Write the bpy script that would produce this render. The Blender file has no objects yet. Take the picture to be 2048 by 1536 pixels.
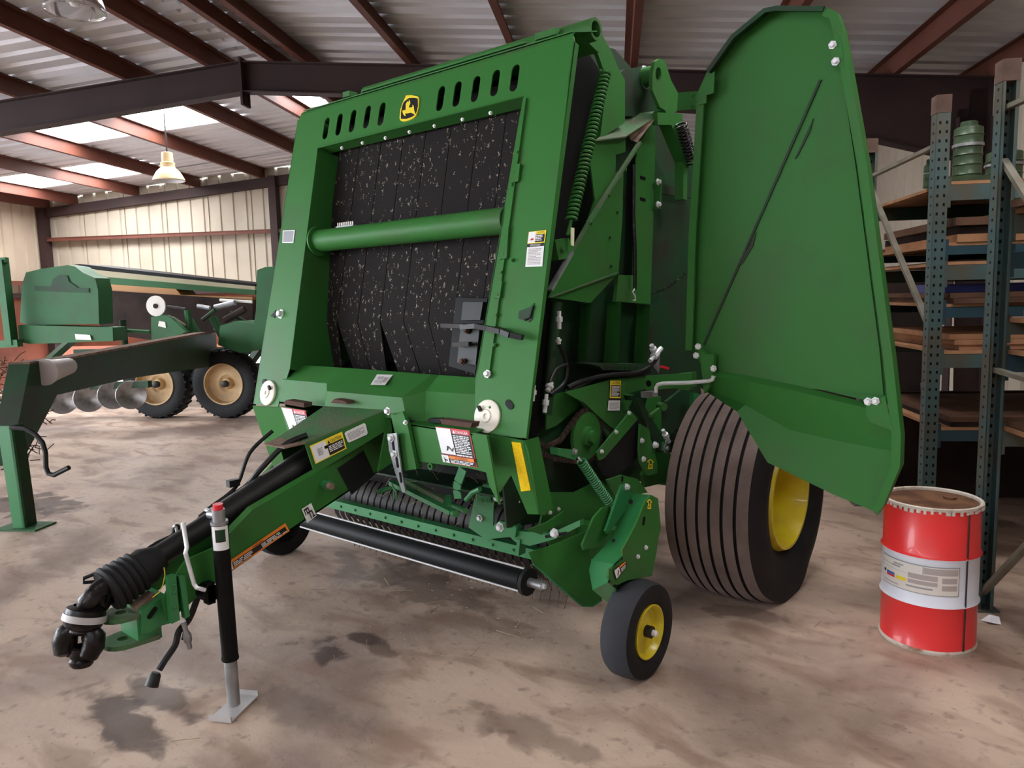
import bpy, bmesh, math, random
from mathutils import Vector, Matrix
from mathutils.geometry import tessellate_polygon
random.seed(7)
S = bpy.context.scene
COL = S.collection

# ------------------------------------------------------------------ camera
F, CX, CY, EYE = 1500.0, 1024.0, 768.0, 1.65          # focal length in pixels of a 2048 x 1536 frame, eye height
def _dir(u, v): return Vector((u - CX, CY - v, -F)).normalized()
_a, _b = _dir(0, 595 + 0.0245 * 1024), _dir(2048, 595 - 0.0245 * 1024)
_up = _b.cross(_a).normalized()
if _up.y < 0: _up = -_up
_X = -_dir(-802, 595 + 0.0245 * 1826)
_X = (_X - _up * _X.dot(_up)).normalized()
_Y = _up.cross(_X)
ROT = Matrix((_X, _Y, _up))                            # camera axes -> world axes
EYE_P = Vector((0, 0, EYE))
cam_d = bpy.data.cameras.new('camera'); cam = bpy.data.objects.new('camera', cam_d); COL.objects.link(cam)
cam_d.sensor_fit = 'HORIZONTAL'; cam_d.sensor_width = 36; cam_d.lens = 36 * F / 2048
cam_d.clip_start = 0.05; cam_d.clip_end = 300
cam.matrix_world = Matrix.Translation(EYE_P) @ ROT.to_4x4()
S.camera = cam

TH = math.atan2(0.526, 0.851)                          # the shed stands turned by this much to the baler
CT, ST = math.cos(TH), math.sin(TH)
def bw(x, y, z=0): return Vector((CT * x - ST * y, ST * x + CT * y, z))    # shed coordinates -> world
def wb(p): return Vector((CT * p.x + ST * p.y, -ST * p.x + CT * p.y, p.z))

# ------------------------------------------------------------------ light
def srgb(r, g, b):
    f = lambda c: (c / 12.92 if c <= 0.04045 else ((c + 0.055) / 1.055) ** 2.4)
    return (f(r / 255), f(g / 255), f(b / 255), 1)
W = bpy.data.worlds.new('overcast_sky'); S.world = W; W.use_nodes = True
bg = W.node_tree.nodes['Background']
bg.inputs['Color'].default_value = (0.86, 0.93, 1.0, 1); bg.inputs['Strength'].default_value = 9.0
sun_d = bpy.data.lights.new('sun', 'SUN'); sun_d.energy = 0.3; sun_d.angle = math.radians(3); sun_d.color = (1, 0.95, 0.88)
sun = bpy.data.objects.new('sun', sun_d); COL.objects.link(sun)
sun.rotation_euler = (math.radians(-28), math.radians(12), 0)
def portal(name, c, sx, sz, facing):
    l = bpy.data.lights.new(name, 'AREA'); l.shape = 'RECTANGLE'; l.size = sx; l.size_y = sz; l.cycles.is_portal = True
    o = bpy.data.objects.new(name, l); COL.objects.link(o); o.location = c
    o.rotation_euler = Vector(facing).to_track_quat('-Z', 'Y').to_euler()
portal('side_opening_portal', bw(-12.85, 2.0, 1.75), 14.0, 3.5, bw(1, 0, 0))
portal('back_opening_portal', bw(-8.8, 15.75, .4), 8.0, .8, bw(0, -1, 0))
S.view_settings.view_transform = 'Standard'; S.view_settings.look = 'None'
S.view_settings.gamma = 1; S.view_settings.use_curve_mapping = False
S.view_settings.exposure = 0.7
S.cycles.use_denoising = True
S.cycles.max_bounces = 8; S.cycles.diffuse_bounces = 5; S.cycles.glossy_bounces = 4
S.cycles.sample_clamp_indirect = 8

# ------------------------------------------------------------------ pixel -> point on a known plane of the place
def ray(u, v): return ROT @ _dir(u, v)
def on(u, v, pl):
    p, n = pl; r = ray(u, v); return EYE_P + r * ((p - EYE_P).dot(n) / r.dot(n))
def XP(x): return (Vector((x, 0, 0)), Vector((1, 0, 0)))
def YP(y): return (Vector((0, y, 0)), Vector((0, 1, 0)))
def ZP(z): return (Vector((0, 0, z)), Vector((0, 0, 1)))
def BX(x): return (bw(x, 0, 0), bw(1, 0, 0))
def BY(y): return (bw(0, y, 0), bw(0, 1, 0))
def poly(pts, pl): return [on(u, v, pl) for u, v in pts]

# ------------------------------------------------------------------ materials
MAT = {}
def mat(name, col, rough=0.5, metal=0.0, spec=0.5, noise=None, bump=None, emit=None, coat=0.0):
    m = bpy.data.materials.new(name); m.use_nodes = True; nt = m.node_tree; b = nt.nodes['Principled BSDF']
    c = srgb(*col); b.inputs['Base Color'].default_value = c
    b.inputs['Roughness'].default_value = rough; b.inputs['Metallic'].default_value = metal
    b.inputs['Specular IOR Level'].default_value = spec; b.inputs['Coat Weight'].default_value = coat
    tc = nt.nodes.new('ShaderNodeTexCoord')
    if noise:                                       # (other colour, scale, low, high)
        c2, sc, lo, hi = noise
        n = nt.nodes.new('ShaderNodeTexNoise'); n.inputs['Scale'].default_value = sc; n.inputs['Detail'].default_value = 6
        r = nt.nodes.new('ShaderNodeMapRange'); r.inputs[1].default_value = lo; r.inputs[2].default_value = hi
        x = nt.nodes.new('ShaderNodeMix'); x.data_type = 'RGBA'
        x.inputs['A'].default_value = c; x.inputs['B'].default_value = srgb(*c2)
        nt.links.new(tc.outputs['Object'], n.inputs['Vector']); nt.links.new(n.outputs['Fac'], r.inputs[0])
        nt.links.new(r.outputs[0], x.inputs['Factor']); nt.links.new(x.outputs['Result'], b.inputs['Base Color'])
    if bump:
        n2 = nt.nodes.new('ShaderNodeTexNoise'); n2.inputs['Scale'].default_value = bump[0]; n2.inputs['Detail'].default_value = 5
        bp = nt.nodes.new('ShaderNodeBump'); bp.inputs['Strength'].default_value = bump[1]; bp.inputs['Distance'].default_value = 0.01
        nt.links.new(tc.outputs['Object'], n2.inputs['Vector']); nt.links.new(n2.outputs['Fac'], bp.inputs['Height'])
        nt.links.new(bp.outputs['Normal'], b.inputs['Normal'])
    if emit:
        b.inputs['Emission Color'].default_value = emit[0]; b.inputs['Emission Strength'].default_value = emit[1]
    MAT[name] = m; return m
mat('green', (50, 108, 48), 0.50, 0, 0.18, ((62, 94, 54), 2.2, 0.5, 0.78))
mat('old_green', (40, 92, 52), 0.6, 0, 0.3, ((48, 80, 50), 3.0, 0.45, 0.75))
mat('bright_green', (44, 116, 66), 0.4, 0, 0.5, ((52, 112, 66), 6.0, 0.5, 0.8))
mat('dusty_green', (84, 96, 72), 0.75, 0, 0.2, ((58, 104, 62), 5.0, 0.42, 0.66), (60, 0.3))
mat('dust', (112, 92, 82), 0.9, 0, 0.1, ((140, 118, 104), 14.0, 0.4, 0.7), (60, 0.4))
mat('dark_green', (22, 62, 34), 0.6, 0, 0.3, ((40, 44, 34), 4.0, 0.4, 0.7))
mat('black_paint', (14, 14, 15), 0.55, 0, 0.15)
mat('black_rubber', (22, 22, 24), 0.72, 0, 0.3, ((32, 31, 31), 6.0, 0.45, 0.75))
mat('black_plastic', (18, 18, 19), 0.5, 0, 0.4, ((34, 31, 30), 8, 0.5, 0.8))
mat('greasy_steel', (28, 25, 25), 0.32, 0.6, 0.5, ((60, 54, 54), 18, 0.5, 0.75), (40, 0.4))
mat('tread', (116, 101, 96), 0.9, 0, 0.15, ((88, 75, 71), 4.0, 0.4, 0.7), (50, 0.3))
mat('groove', (36, 34, 35), 0.9, 0, 0.1)
mat('grey_rubber', (56, 57, 62), 0.8, 0, 0.2, ((48, 48, 52), 3.0, 0.4, 0.7))
mat('yellow', (206, 186, 30), 0.36, 0, 0.5, ((188, 166, 36), 7.0, 0.45, 0.75), coat=0.2)
mat('reflector_yellow', (250, 212, 20), 0.4, 0, 0.5, ((232, 190, 20), 90, 0.45, 0.7))
mat('zinc', (226, 228, 232), 0.35, 0.35, 0.5, ((190, 190, 196), 12, 0.5, 0.8))
mat('galvanised', (168, 170, 172), 0.42, 0.7, 0.5, ((130, 130, 134), 10, 0.4, 0.7))
mat('cream_plastic', (232, 226, 212), 0.5, 0, 0.4, ((214, 204, 186), 5, 0.5, 0.8))
mat('chain_steel', (62, 50, 46), 0.55, 0.5, 0.5, ((96, 74, 64), 30, 0.45, 0.7))
mat('hydraulic_hose', (14, 14, 15), 0.5, 0, 0.4)
mat('red_plastic', (214, 30, 50), 0.4, 0, 0.5)
mat('steel_dark', (44, 40, 39), 0.6, 0.2, 0.3, ((62, 54, 50), 8, 0.45, 0.75))
mat('label_white', (228, 228, 230), 0.45); mat('label_grey', (150, 150, 156), 0.5); mat('label_black', (20, 20, 22), 0.4)
mat('label_yellow', (236, 212, 52), 0.4); mat('label_red', (204, 34, 58), 0.4); mat('label_orange', (232, 130, 40), 0.4)
mat('label_blue', (60, 90, 170), 0.4); mat('label_cream', (220, 214, 206), 0.5); mat('label_taupe', (172, 160, 156), 0.5)
mat('label_pale', (232, 232, 196), 0.4)
mat('foam_mauve', (92, 70, 64), 0.9, 0, 0.1, ((80, 62, 57), 30, 0.4, 0.7))
mat('roof_metal', (214, 216, 222), 0.45, 0.2, 0.5, ((192, 192, 198), 0.8, 0.4, 0.7))
mat('red_iron', (92, 52, 42), 0.6, 0.0, 0.3, ((108, 64, 50), 1.2, 0.4, 0.75))
mat('dark_iron', (50, 36, 36), 0.65, 0.0, 0.3, ((64, 46, 44), 1.2, 0.4, 0.75))
mat('wall_metal', (182, 168, 150), 0.6, 0, 0.3, ((168, 154, 136), 0.9, 0.4, 0.7))
mat('wall_light', (182, 172, 156), 0.6, 0, 0.3, ((164, 154, 138), 0.9, 0.4, 0.7))
mat('red_sheet', (118, 66, 48), 0.8, 0, 0.2, ((92, 54, 42), 2.0, 0.4, 0.7))
mat('red_dirt', (92, 52, 40), 0.95, 0, 0.1, ((92, 52, 38), 1.0, 0.4, 0.7))
mat('gravel', (206, 204, 206), 0.95, 0, 0.1, ((180, 178, 184), 3.0, 0.4, 0.7))
mat('skylight', (235, 235, 235), 0.6, emit=((0.97, 0.98, 1, 1), 15.0))
mat('skylight_added', (235, 235, 235), 0.6, emit=((1, 0.985, 0.98, 1), 7.5))  # glow of the unseen roof panels added to light floor and baler
mat('post_top', (104, 82, 74), 0.7, 0, 0.2, ((84, 66, 58), 12, 0.4, 0.7))
mat('rack_teal', (72, 96, 96), 0.55, 0, 0.4, ((84, 82, 72), 3.0, 0.45, 0.62))
mat('rack_blue', (42, 70, 82), 0.5, 0, 0.4, ((40, 56, 62), 4.0, 0.5, 0.75))
mat('rack_grey', (128, 124, 112), 0.6, 0.2, 0.3, ((104, 96, 84), 6.0, 0.4, 0.7))
mat('plywood', (178, 132, 98), 0.8, 0, 0.2, ((140, 98, 72), 5.0, 0.4, 0.7))
mat('old_timber', (104, 76, 60), 0.85, 0, 0.2, ((70, 50, 42), 5.0, 0.4, 0.7))
mat('board_dark', (58, 46, 42), 0.85, 0, 0.2, ((44, 36, 34), 4.0, 0.4, 0.7))
mat('blue_plastic', (60, 70, 140), 0.5); mat('yellow_wood', (170, 140, 50), 0.7)
mat('canister_green', (66, 84, 60), 0.4, 0.2, 0.4, ((50, 66, 48), 8, 0.4, 0.7))
mat('lamp_cream', (240, 214, 170), 0.45, 0.1, 0.5, ((224, 190, 140), 3, 0.4, 0.7))
mat('drum_red', (234, 52, 54), 0.34, 0, 0.5, ((220, 62, 60), 4, 0.5, 0.8), coat=0.2)
mat('drum_white', (230, 234, 246), 0.36, 0, 0.5, ((216, 220, 234), 4, 0.5, 0.8))
mat('drum_rust', (120, 84, 60), 0.8, 0.1, 0.3, ((84, 54, 40), 7, 0.42, 0.62), (50, 0.4))
mat('rim_white', (206, 196, 184), 0.6, 0, 0.3, ((140, 96, 70), 12, 0.52, 0.7))
mat('paper', (230, 228, 236), 0.8)
mat('tan_rim', (196, 166, 124), 0.6, 0, 0.3, ((164, 134, 98), 4, 0.4, 0.7))
mat('disc_steel', (170, 168, 168), 0.35, 0.7, 0.5, ((110, 104, 100), 6, 0.4, 0.7))
mat('rod_grey', (176, 172, 172), 0.5, 0.1)
mat('straw_pale', (176, 160, 126), 0.8)
mat('straw', (150, 134, 104), 0.8)
mat('hub_steel', (60, 56, 54), 0.5, 0.3)
mat('beige_trim', (168, 158, 128), 0.6); mat('orange_trim', (176, 126, 76), 0.6)

def belt_material():
    m = mat('belt_rubber', (46, 42, 42), 0.8, 0, 0.1); nt = m.node_tree; b = nt.nodes['Principled BSDF']
    tc = nt.nodes.new('ShaderNodeTexCoord'); geo = nt.nodes.new('ShaderNodeNewGeometry')
    mp = nt.nodes.new('ShaderNodeMapping'); mp.inputs['Scale'].default_value = (1, 0, 0.7)
    dn = nt.nodes.new('ShaderNodeTexNoise'); dn.inputs['Scale'].default_value = 110
    mx = nt.nodes.new('ShaderNodeMix'); mx.data_type = 'VECTOR'; mx.inputs['Factor'].default_value = 0.045
    vo = nt.nodes.new('ShaderNodeTexVoronoi'); vo.inputs['Scale'].default_value = 44
    th = nt.nodes.new('ShaderNodeMath'); th.operation = 'LESS_THAN'; th.inputs[1].default_value = 0.22
    big = nt.nodes.new('ShaderNodeTexNoise'); big.inputs['Scale'].default_value = 2.6; big.inputs['Detail'].default_value = 3
    rnd = nt.nodes.new('ShaderNodeSeparateColor')
    g2 = nt.nodes.new('ShaderNodeMath'); g2.operation = 'MULTIPLY_ADD'; g2.inputs[1].default_value = 1.6; g2.inputs[2].default_value = -0.36
    gt = nt.nodes.new('ShaderNodeMath'); gt.operation = 'LESS_THAN'
    mu = nt.nodes.new('ShaderNodeMath'); mu.operation = 'MULTIPLY'
    cx = nt.nodes.new('ShaderNodeMix'); cx.data_type = 'RGBA'
    cx.inputs['A'].default_value = srgb(33, 30, 29); cx.inputs['B'].default_value = srgb(150, 142, 128)
    L = nt.links.new
    L(geo.outputs['Position'], mp.inputs['Vector']); L(mp.outputs['Vector'], dn.inputs['Vector'])
    L(mp.outputs['Vector'], mx.inputs['A']); L(dn.outputs['Color'], mx.inputs['B']); L(mx.outputs['Result'], vo.inputs['Vector'])
    L(vo.outputs['Distance'], th.inputs[0]); L(vo.outputs['Color'], rnd.inputs[0]); L(geo.outputs['Position'], big.inputs['Vector'])
    L(big.outputs['Fac'], g2.inputs[0]); L(rnd.outputs[0], gt.inputs[0]); L(g2.outputs[0], gt.inputs[1])
    L(th.outputs[0], mu.inputs[0]); L(gt.outputs[0], mu.inputs[1]); L(mu.outputs[0], cx.inputs['Factor'])
    L(cx.outputs['Result'], b.inputs['Base Color'])
belt_material()

def floor_material():
    m = mat('floor_concrete', (128, 108, 98), 0.6); nt = m.node_tree; b = nt.nodes['Principled BSDF']; L = nt.links.new
    tc = nt.nodes.new('ShaderNodeTexCoord'); N = nt.nodes.new
    def noise(sc, det=8, dist=0.0, stretch=None):
        n = N('ShaderNodeTexNoise'); n.inputs['Scale'].default_value = sc; n.inputs['Detail'].default_value = det
        n.inputs['Distortion'].default_value = dist
        if stretch:
            mp = N('ShaderNodeMapping'); mp.inputs['Scale'].default_value = stretch; L(tc.outputs['Object'], mp.inputs['Vector']); L(mp.outputs['Vector'], n.inputs['Vector'])
        else: L(tc.outputs['Object'], n.inputs['Vector'])
        return n.outputs['Fac']
    def ramp(x, lo, hi):
        r = N('ShaderNodeMapRange'); r.inputs[1].default_value = lo; r.inputs[2].default_value = hi; r.interpolation_type = 'SMOOTHSTEP'; L(x, r.inputs[0]); return r.outputs[0]
    def mixc(f, a, c):
        x = N('ShaderNodeMix'); x.data_type = 'RGBA'; L(f, x.inputs['Factor'])
        if isinstance(a, tuple): x.inputs['A'].default_value = a
        else: L(a, x.inputs['A'])
        x.inputs['B'].default_value = c; return x.outputs['Result']
    def scale(x, k):
        q = N('ShaderNodeMath'); q.operation = 'MULTIPLY'; L(x, q.inputs[0]); q.inputs[1].default_value = k; return q.outputs[0]
    c = mixc(ramp(noise(0.9, 6, 0.4), 0.42, 0.66), srgb(192, 168, 150), srgb(138, 118, 107))
    c = mixc(scale(ramp(noise(2.2, 8, 0.6, (1, 2.2, 1)), 0.46, 0.68), 0.6), c, srgb(122, 92, 76))
    c = mixc(scale(ramp(noise(14, 6), 0.56, 0.72), 0.5), c, srgb(108, 90, 80))
    c = mixc(scale(ramp(noise(55, 3), 0.66, 0.74), 0.6), c, srgb(72, 56, 50))
    c = mixc(scale(ramp(noise(90, 2), 0.70, 0.76), 0.6), c, srgb(190, 178, 166))
    wob = noise(5, 5, 0.5)
    for (x, y, rx, ry, k) in FLOOR_STAINS_PATCHES:
        mp = N('ShaderNodeMapping'); mp.vector_type = 'POINT'
        mp.inputs['Location'].default_value = (-x / rx, -y / ry, 0); mp.inputs['Scale'].default_value = (1 / rx, 1 / ry, 0)
        L(tc.outputs['Object'], mp.inputs['Vector'])
        ln = N('ShaderNodeVectorMath'); ln.operation = 'LENGTH'; L(mp.outputs['Vector'], ln.inputs[0])
        ad = N('ShaderNodeMath'); ad.operation = 'MULTIPLY_ADD'; L(wob, ad.inputs[0]); ad.inputs[1].default_value = 2.6; L(ln.outputs['Value'], ad.inputs[2])
        c = mixc(scale(ramp(ad.outputs[0], 2.35, 1.9), k), c, srgb(66, 47, 39))
    L(c, b.inputs['Base Color'])
    rr = N('ShaderNodeMapRange'); rr.inputs[1].default_value = 0.35; rr.inputs[2].default_value = 0.7
    rr.inputs[3].default_value = 0.5; rr.inputs[4].default_value = 0.7; L(noise(3, 6), rr.inputs[0]); L(rr.outputs[0], b.inputs['Roughness'])
    bp = N('ShaderNodeBump'); bp.inputs['Strength'].default_value = 0.35; bp.inputs['Distance'].default_value = 0.006
    L(noise(22, 8, 0.3), bp.inputs['Height']); L(bp.outputs['Normal'], b.inputs['Normal'])
    return m

# ------------------------------------------------------------------ mesh helpers
WLOC = {}
def tag(o, label=None, cat=None, group=None, kind=None):
    if label: o['label'] = label
    if cat: o['category'] = cat
    if group: o['group'] = group
    if kind: o['kind'] = kind
    return o
def thing(name, loc, label, cat, group=None):
    o = bpy.data.objects.new(name, None); COL.objects.link(o); o.location = loc; o.empty_display_size = 0.1
    WLOC[o] = Vector(loc); return tag(o, label, cat, group)
class MB:
    """collects shapes for ONE mesh"""
    def __init__(s): s.v = []; s.f = []; s.m = []; s.mats = []; s.sharp = 35
    def mi(s, m):
        if m not in s.mats: s.mats.append(m)
        return s.mats.index(m)
    def add(s, vs, fs, m):
        o = len(s.v); s.v += [Vector(q) for q in vs]; k = s.mi(m)
        for f in fs: s.f.append([i + o for i in f]); s.m.append(k)
        return s
    def box(s, c, d, m, R=None):
        c = Vector(c); h = [q / 2 for q in d]; vs = []
        for x in (-1, 1):
            for y in (-1, 1):
                for z in (-1, 1):
                    q = Vector((x * h[0], y * h[1], z * h[2])); vs.append(c + (R @ q if R else q))
        return s.add(vs, [(0, 1, 3, 2), (4, 6, 7, 5), (0, 4, 5, 1), (2, 3, 7, 6), (0, 2, 6, 4), (1, 5, 7, 3)], m)
    def bar(s, a, b, w, h, m, up=(0, 0, 1)):
        a, b = Vector(a), Vector(b); d = b - a; L = d.length; z = d / L; x = Vector(up).cross(z)
        if x.length < 1e-4: x = Vector((1, 0, 0)).cross(z)
        x.normalize(); y = z.cross(x); R = Matrix((x, y, z)).transposed()
        return s.box((a + b) / 2, (w, h, L), m, R)
    def prism(s, pts, t, m, holes=(), mside=None):
        """flat outline extruded by the vector t, with holes"""
        t = Vector(t); loops = [list(pts)] + [list(h) for h in holes]; flat = [p for l in loops for p in l]
        tris = tessellate_polygon([[Vector(p) for p in l] for l in loops]); n = len(flat)
        s.add(flat + [p + t for p in flat], [tuple(q) for q in tris] + [tuple(i + n for i in reversed(q)) for q in tris], m)
        base = len(s.v) - 2 * n; k = s.mi(mside or m); o = 0
        for l in loops:
            for i in range(len(l)):
                j = (i + 1) % len(l); s.f.append([base + o + i, base + o + j, base + o + j + n, base + o + i + n]); s.m.append(k)
            o += len(l)
        return s
    def tube(s, pts, r, m, n=10, cap=True, closed=False):
        pts = [Vector(p) for p in pts]; N = len(pts); rs = r if isinstance(r, (list, tuple)) else [r] * N
        vs = []; fs = []; prev = None
        for i, p in enumerate(pts):
            if closed: d = pts[(i + 1) % N] - pts[i - 1]
            else: d = (pts[min(i + 1, N - 1)] - pts[max(i - 1, 0)])
            d.normalize()
            if prev is None:
                x = d.orthogonal().normalized()
            else:
                x = prev - d * prev.dot(d)
                x = x.normalized() if x.length > 1e-6 else d.orthogonal().normalized()
            prev = x; y = d.cross(x)
            for k in range(n):
                a = 2 * math.pi * k / n; vs.append(p + (x * math.cos(a) + y * math.sin(a)) * rs[i])
        for i in range(N if closed else N - 1):
            j = (i + 1) % N
            for k in range(n):
                l = (k + 1) % n; fs.append((i * n + k, i * n + l, j * n + l, j * n + k))
        if cap and not closed: fs.append(tuple(range(n - 1, -1, -1))); fs.append(tuple((N - 1) * n + k for k in range(n)))
        return s.add(vs, fs, m)
    def lathe(s, c, axis, prof, m, n=48, mats=None):
        """prof: [(along, radius)], mats per segment optional"""
        c = Vector(c); z = Vector(axis).normalized(); x = z.orthogonal().normalized(); y = z.cross(x); vs = []
        for (t, r) in prof:
            for k in range(n):
                a = 2 * math.pi * k / n; vs.append(c + z * t + (x * math.cos(a) + y * math.sin(a)) * max(r, 1e-5))
        o = len(s.v); s.v += vs
        for i in range(len(prof) - 1):
            kk = s.mi(mats[i] if mats else m)
            for k in range(n):
                l = (k + 1) % n; s.f.append([o + i * n + k, o + i * n + l, o + (i + 1) * n + l, o + (i + 1) * n + k]); s.m.append(kk)
        return s
    def cyl(s, a, b, r, m, n=20): return s.tube([a, b], r, m, n)
    def bolt(s, p, n, r, m='zinc'):
        n = Vector(n).normalized(); p = Vector(p)
        s.lathe(p, n, [(-0.004, r * 1.45), (0.003, r * 1.45), (0.003, r), (r * 1.1, r), (r * 1.3, r * .7), (r * 1.3, 0)], m, 6); return s
    def spring(s, a, b, R, r, turns, m, n=6, seg=12):
        a, b = Vector(a), Vector(b); z = (b - a); L = z.length; z.normalize(); x = z.orthogonal().normalized(); y = z.cross(x); pts = []
        for i in range(int(turns * seg) + 1):
            t = i / (turns * seg); an = 2 * math.pi * i / seg; pts.append(a + z * L * t + (x * math.cos(an) + y * math.sin(an)) * R)
        return s.tube(pts, r, m, n)
    def build(s, name, parent=None, label=None, cat=None, group=None, kind=None, smooth=True, local=False):
        lo = Vector([min(q[i] for q in s.v) for i in range(3)]); hi = Vector([max(q[i] for q in s.v) for i in range(3)])
        c = (lo + hi) / 2
        if parent is None: c.z = lo.z
        me = bpy.data.meshes.new(name)
        me.from_pydata([q - c for q in s.v], [], s.f)
        for k in s.mats: me.materials.append(MAT[k])
        me.polygons.foreach_set('material_index', s.m)
        bm = bmesh.new(); bm.from_mesh(me); bmesh.ops.recalc_face_normals(bm, faces=bm.faces); bm.to_mesh(me); bm.free()
        if smooth:
            me.shade_smooth(); me.set_sharp_from_angle(angle=math.radians(s.sharp))
        o = bpy.data.objects.new(name, me); COL.objects.link(o)
        if parent is not None: o.parent = parent; o.location = c - WLOC[parent]
        else: o.location = c
        WLOC[o] = c
        return tag(o, label, cat, group, kind)

_TXT = {}
def text_mesh(t):
    if t not in _TXT:
        cu = bpy.data.curves.new('t', 'FONT'); cu.body = t; cu.resolution_u = 2
        ob = bpy.data.objects.new('t', cu); me = bpy.data.meshes.new_from_object(ob)
        vs = [v.co.copy() for v in me.vertices]; fs = [tuple(p.vertices) for p in me.polygons]
        x0 = min(v.x for v in vs); x1 = max(v.x for v in vs); y0 = min(v.y for v in vs); y1 = max(v.y for v in vs)
        _TXT[t] = ([((v.x - x0) / (x1 - x0), 1 - (v.y - y0) / (y1 - y0)) for v in vs], fs)
        bpy.data.objects.remove(ob); bpy.data.curves.remove(cu); bpy.data.meshes.remove(me)
    return _TXT[t]
def decal(name, parent, quad, items, label=None, out=None, step=0.0006):
    """quad TL, TR, BR, BL in the world; items drawn in 0..1 coordinates, later ones on top"""
    a, b, c, d = [Vector(q) for q in quad]; n = (b - a).cross(d - a).normalized()
    if n.dot(EYE_P - a) < 0: n = -n
    if out: n = Vector(out).normalized()
    m = MB(); lay = [2]
    def at(u, v):
        p = (a * (1 - u) + b * u) * (1 - v) + (d * (1 - u) + c * u) * v; return p + n * (lay[0] * step)
    for it in items:
        k = it[0]
        if k == 'r':
            _, u0, v0, u1, v1, mm = it; m.add([at(u0, v0), at(u1, v0), at(u1, v1), at(u0, v1)], [(0, 1, 2, 3)], mm)
        elif k == 'p': m.add([at(*q) for q in it[1]], [tuple(range(len(it[1])))], it[2])
        elif k == 't':
            _, t, u0, v0, u1, v1, mm = it; vs, fs = text_mesh(t)
            m.add([at(u0 + (u1 - u0) * x, v0 + (v1 - v0) * y) for x, y in vs], fs, mm)
        elif k == 'l':                                # lines of small illegible print
            _, u0, v0, u1, v1, cnt, mm = it; h = (v1 - v0) / cnt
            for i in range(cnt):
                x = u0; end = u1 - (random.random() * 0.35 * (u1 - u0) if i % 3 == 2 else 0)
                while x < end - 0.02:
                    w = min(random.uniform(0.05, 0.16) * max(1, (u1 - u0) * 1.4), end - x)
                    m.add([at(x, v0 + h * (i + .2)), at(x + w, v0 + h * (i + .2)), at(x + w, v0 + h * (i + .75)), at(x, v0 + h * (i + .75))], [(0, 1, 2, 3)], mm); x += w + 0.018
        lay[0] += 1
    # a thin body under the print
    o = m.build(name, parent, label, smooth=False); return o
def rquad(u, v, w, h, pl):  # not used for placement from the lens, only squares on a plane
    return [on(u, v, pl), on(u + w, v, pl), on(u + w, v + h, pl), on(u, v + h, pl)]
# ================================================================== the shed
RY0, RYW, XL, XR, XRDG = 9.0, 15.7, -12.8, 4.05, -4.46       # rafter line, end wall, side walls, ridge (shed coordinates)
FRONT = -5.0
def roof_z(x):                                            # underside of the sheeting
    zr = EYE + 0.366 * RY0 + 0.0835 * XRDG
    return zr + 0.20 - 0.0835 * abs(x - XRDG)
def shed(mb, name, label=None, cat=None, group=None, kind='structure', smooth=True):
    """mesh given in shed coordinates, object turned with the shed"""
    o = mb.build(name, None, label, cat, group, kind, smooth); c = WLOC[o]
    o.location = bw(c.x, c.y, c.z); o.rotation_euler = (0, 0, TH); WLOC[o] = o.location.copy(); return o
FLOOR_STAINS_PATCHES = []
for (u, v, rx, ry, k) in [(250, 1440, .42, .10, .85), (330, 1400, .30, .08, .7), (655, 1298, .17, .12, .95), (720, 1275, .12, .07, .9), (760, 1300, .10, .06, .6),  # oil stains, plus plain dark patches under pickup, tire and rack
                       (1060, 1470, .35, .10, .45), (620, 1420, .35, .12, .4), (90, 1005, .55, .22, .8), (30, 1015, .5, .2, .8), (870, 1090, .8, .35, .55), (1500, 1230, .25, .1, .5), (1950, 1040, .5, .12, .5), (820, 1165, .75, .22, .55)]:
    p = on(u, v, ZP(0)); FLOOR_STAINS_PATCHES.append((p.x, p.y, rx, ry, k))
floor_material()
m = MB(); c4 = [bw(XL, FRONT), bw(XR, FRONT), bw(XR, RYW), bw(XL, RYW)]
me = bpy.data.meshes.new('floor'); me.from_pydata(c4, [], [(0, 1, 2, 3)]); me.materials.append(MAT['floor_concrete'])
fl = bpy.data.objects.new('floor', me); COL.objects.link(fl); tag(fl, kind='structure')
m = MB()
for (x0, x1, y0, y1) in [(-60, XL, -40, 60), (XR, 60, -40, 60), (XL, XR, RYW, 60), (XL, XR, -40, FRONT)]:
    m.add([(x0, y0, -.02), (x1, y0, -.02), (x1, y1, -.02), (x0, y1, -.02)], [(0, 1, 2, 3)], 'gravel')
shed(m, 'ground_outside')
m = MB()
m.prism([Vector((-17, 11.2, -.02)), Vector((-17, 40, -.02)), Vector((-20, 40, 4.5)), Vector((-20, 11.2, 4.5))], (-10, 0, 0), 'red_dirt')
m.prism([Vector((-30, 26, -.02)), Vector((-12.3, 24, -.02)), Vector((-13.5, 25, 2.2)), Vector((-30, 27, 3.2))], (0, 3, 0), 'red_dirt')
shed(m, 'ground_bank')

def ribbed(a, b, up, pitch, h, m, mb, out, minor=True, rw=1.0):
    """ribbed steel sheet from a to b (along the ribs' spacing), ribs running along 'up'"""
    a, b, up, out = Vector(a), Vector(b), Vector(up), Vector(out).normalized(); d = b - a; L = d.length; d.normalize()
    prof = []; n = int(L / pitch)
    for i in range(n + 1):
        x = i * pitch
        prof += [(x - .034 * rw, 0), (x - .016 * rw, h), (x + .016 * rw, h), (x + .034 * rw, 0)]
        if minor:
            for q in (1, 2):
                y = x + pitch * q / 3; prof += [(y - .014, 0), (y - .006, h * .28), (y + .006, h * .28), (y + .014, 0)]
    prof = [(min(max(x, 0), L), z) for x, z in prof] + [(L, 0)]
    vs = []
    for x, z in prof: p = a + d * x + out * z; vs += [p, p + up]
    mb.add(vs, [(2 * i, 2 * i + 2, 2 * i + 3, 2 * i + 1) for i in range(len(prof) - 1)], m)
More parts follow.
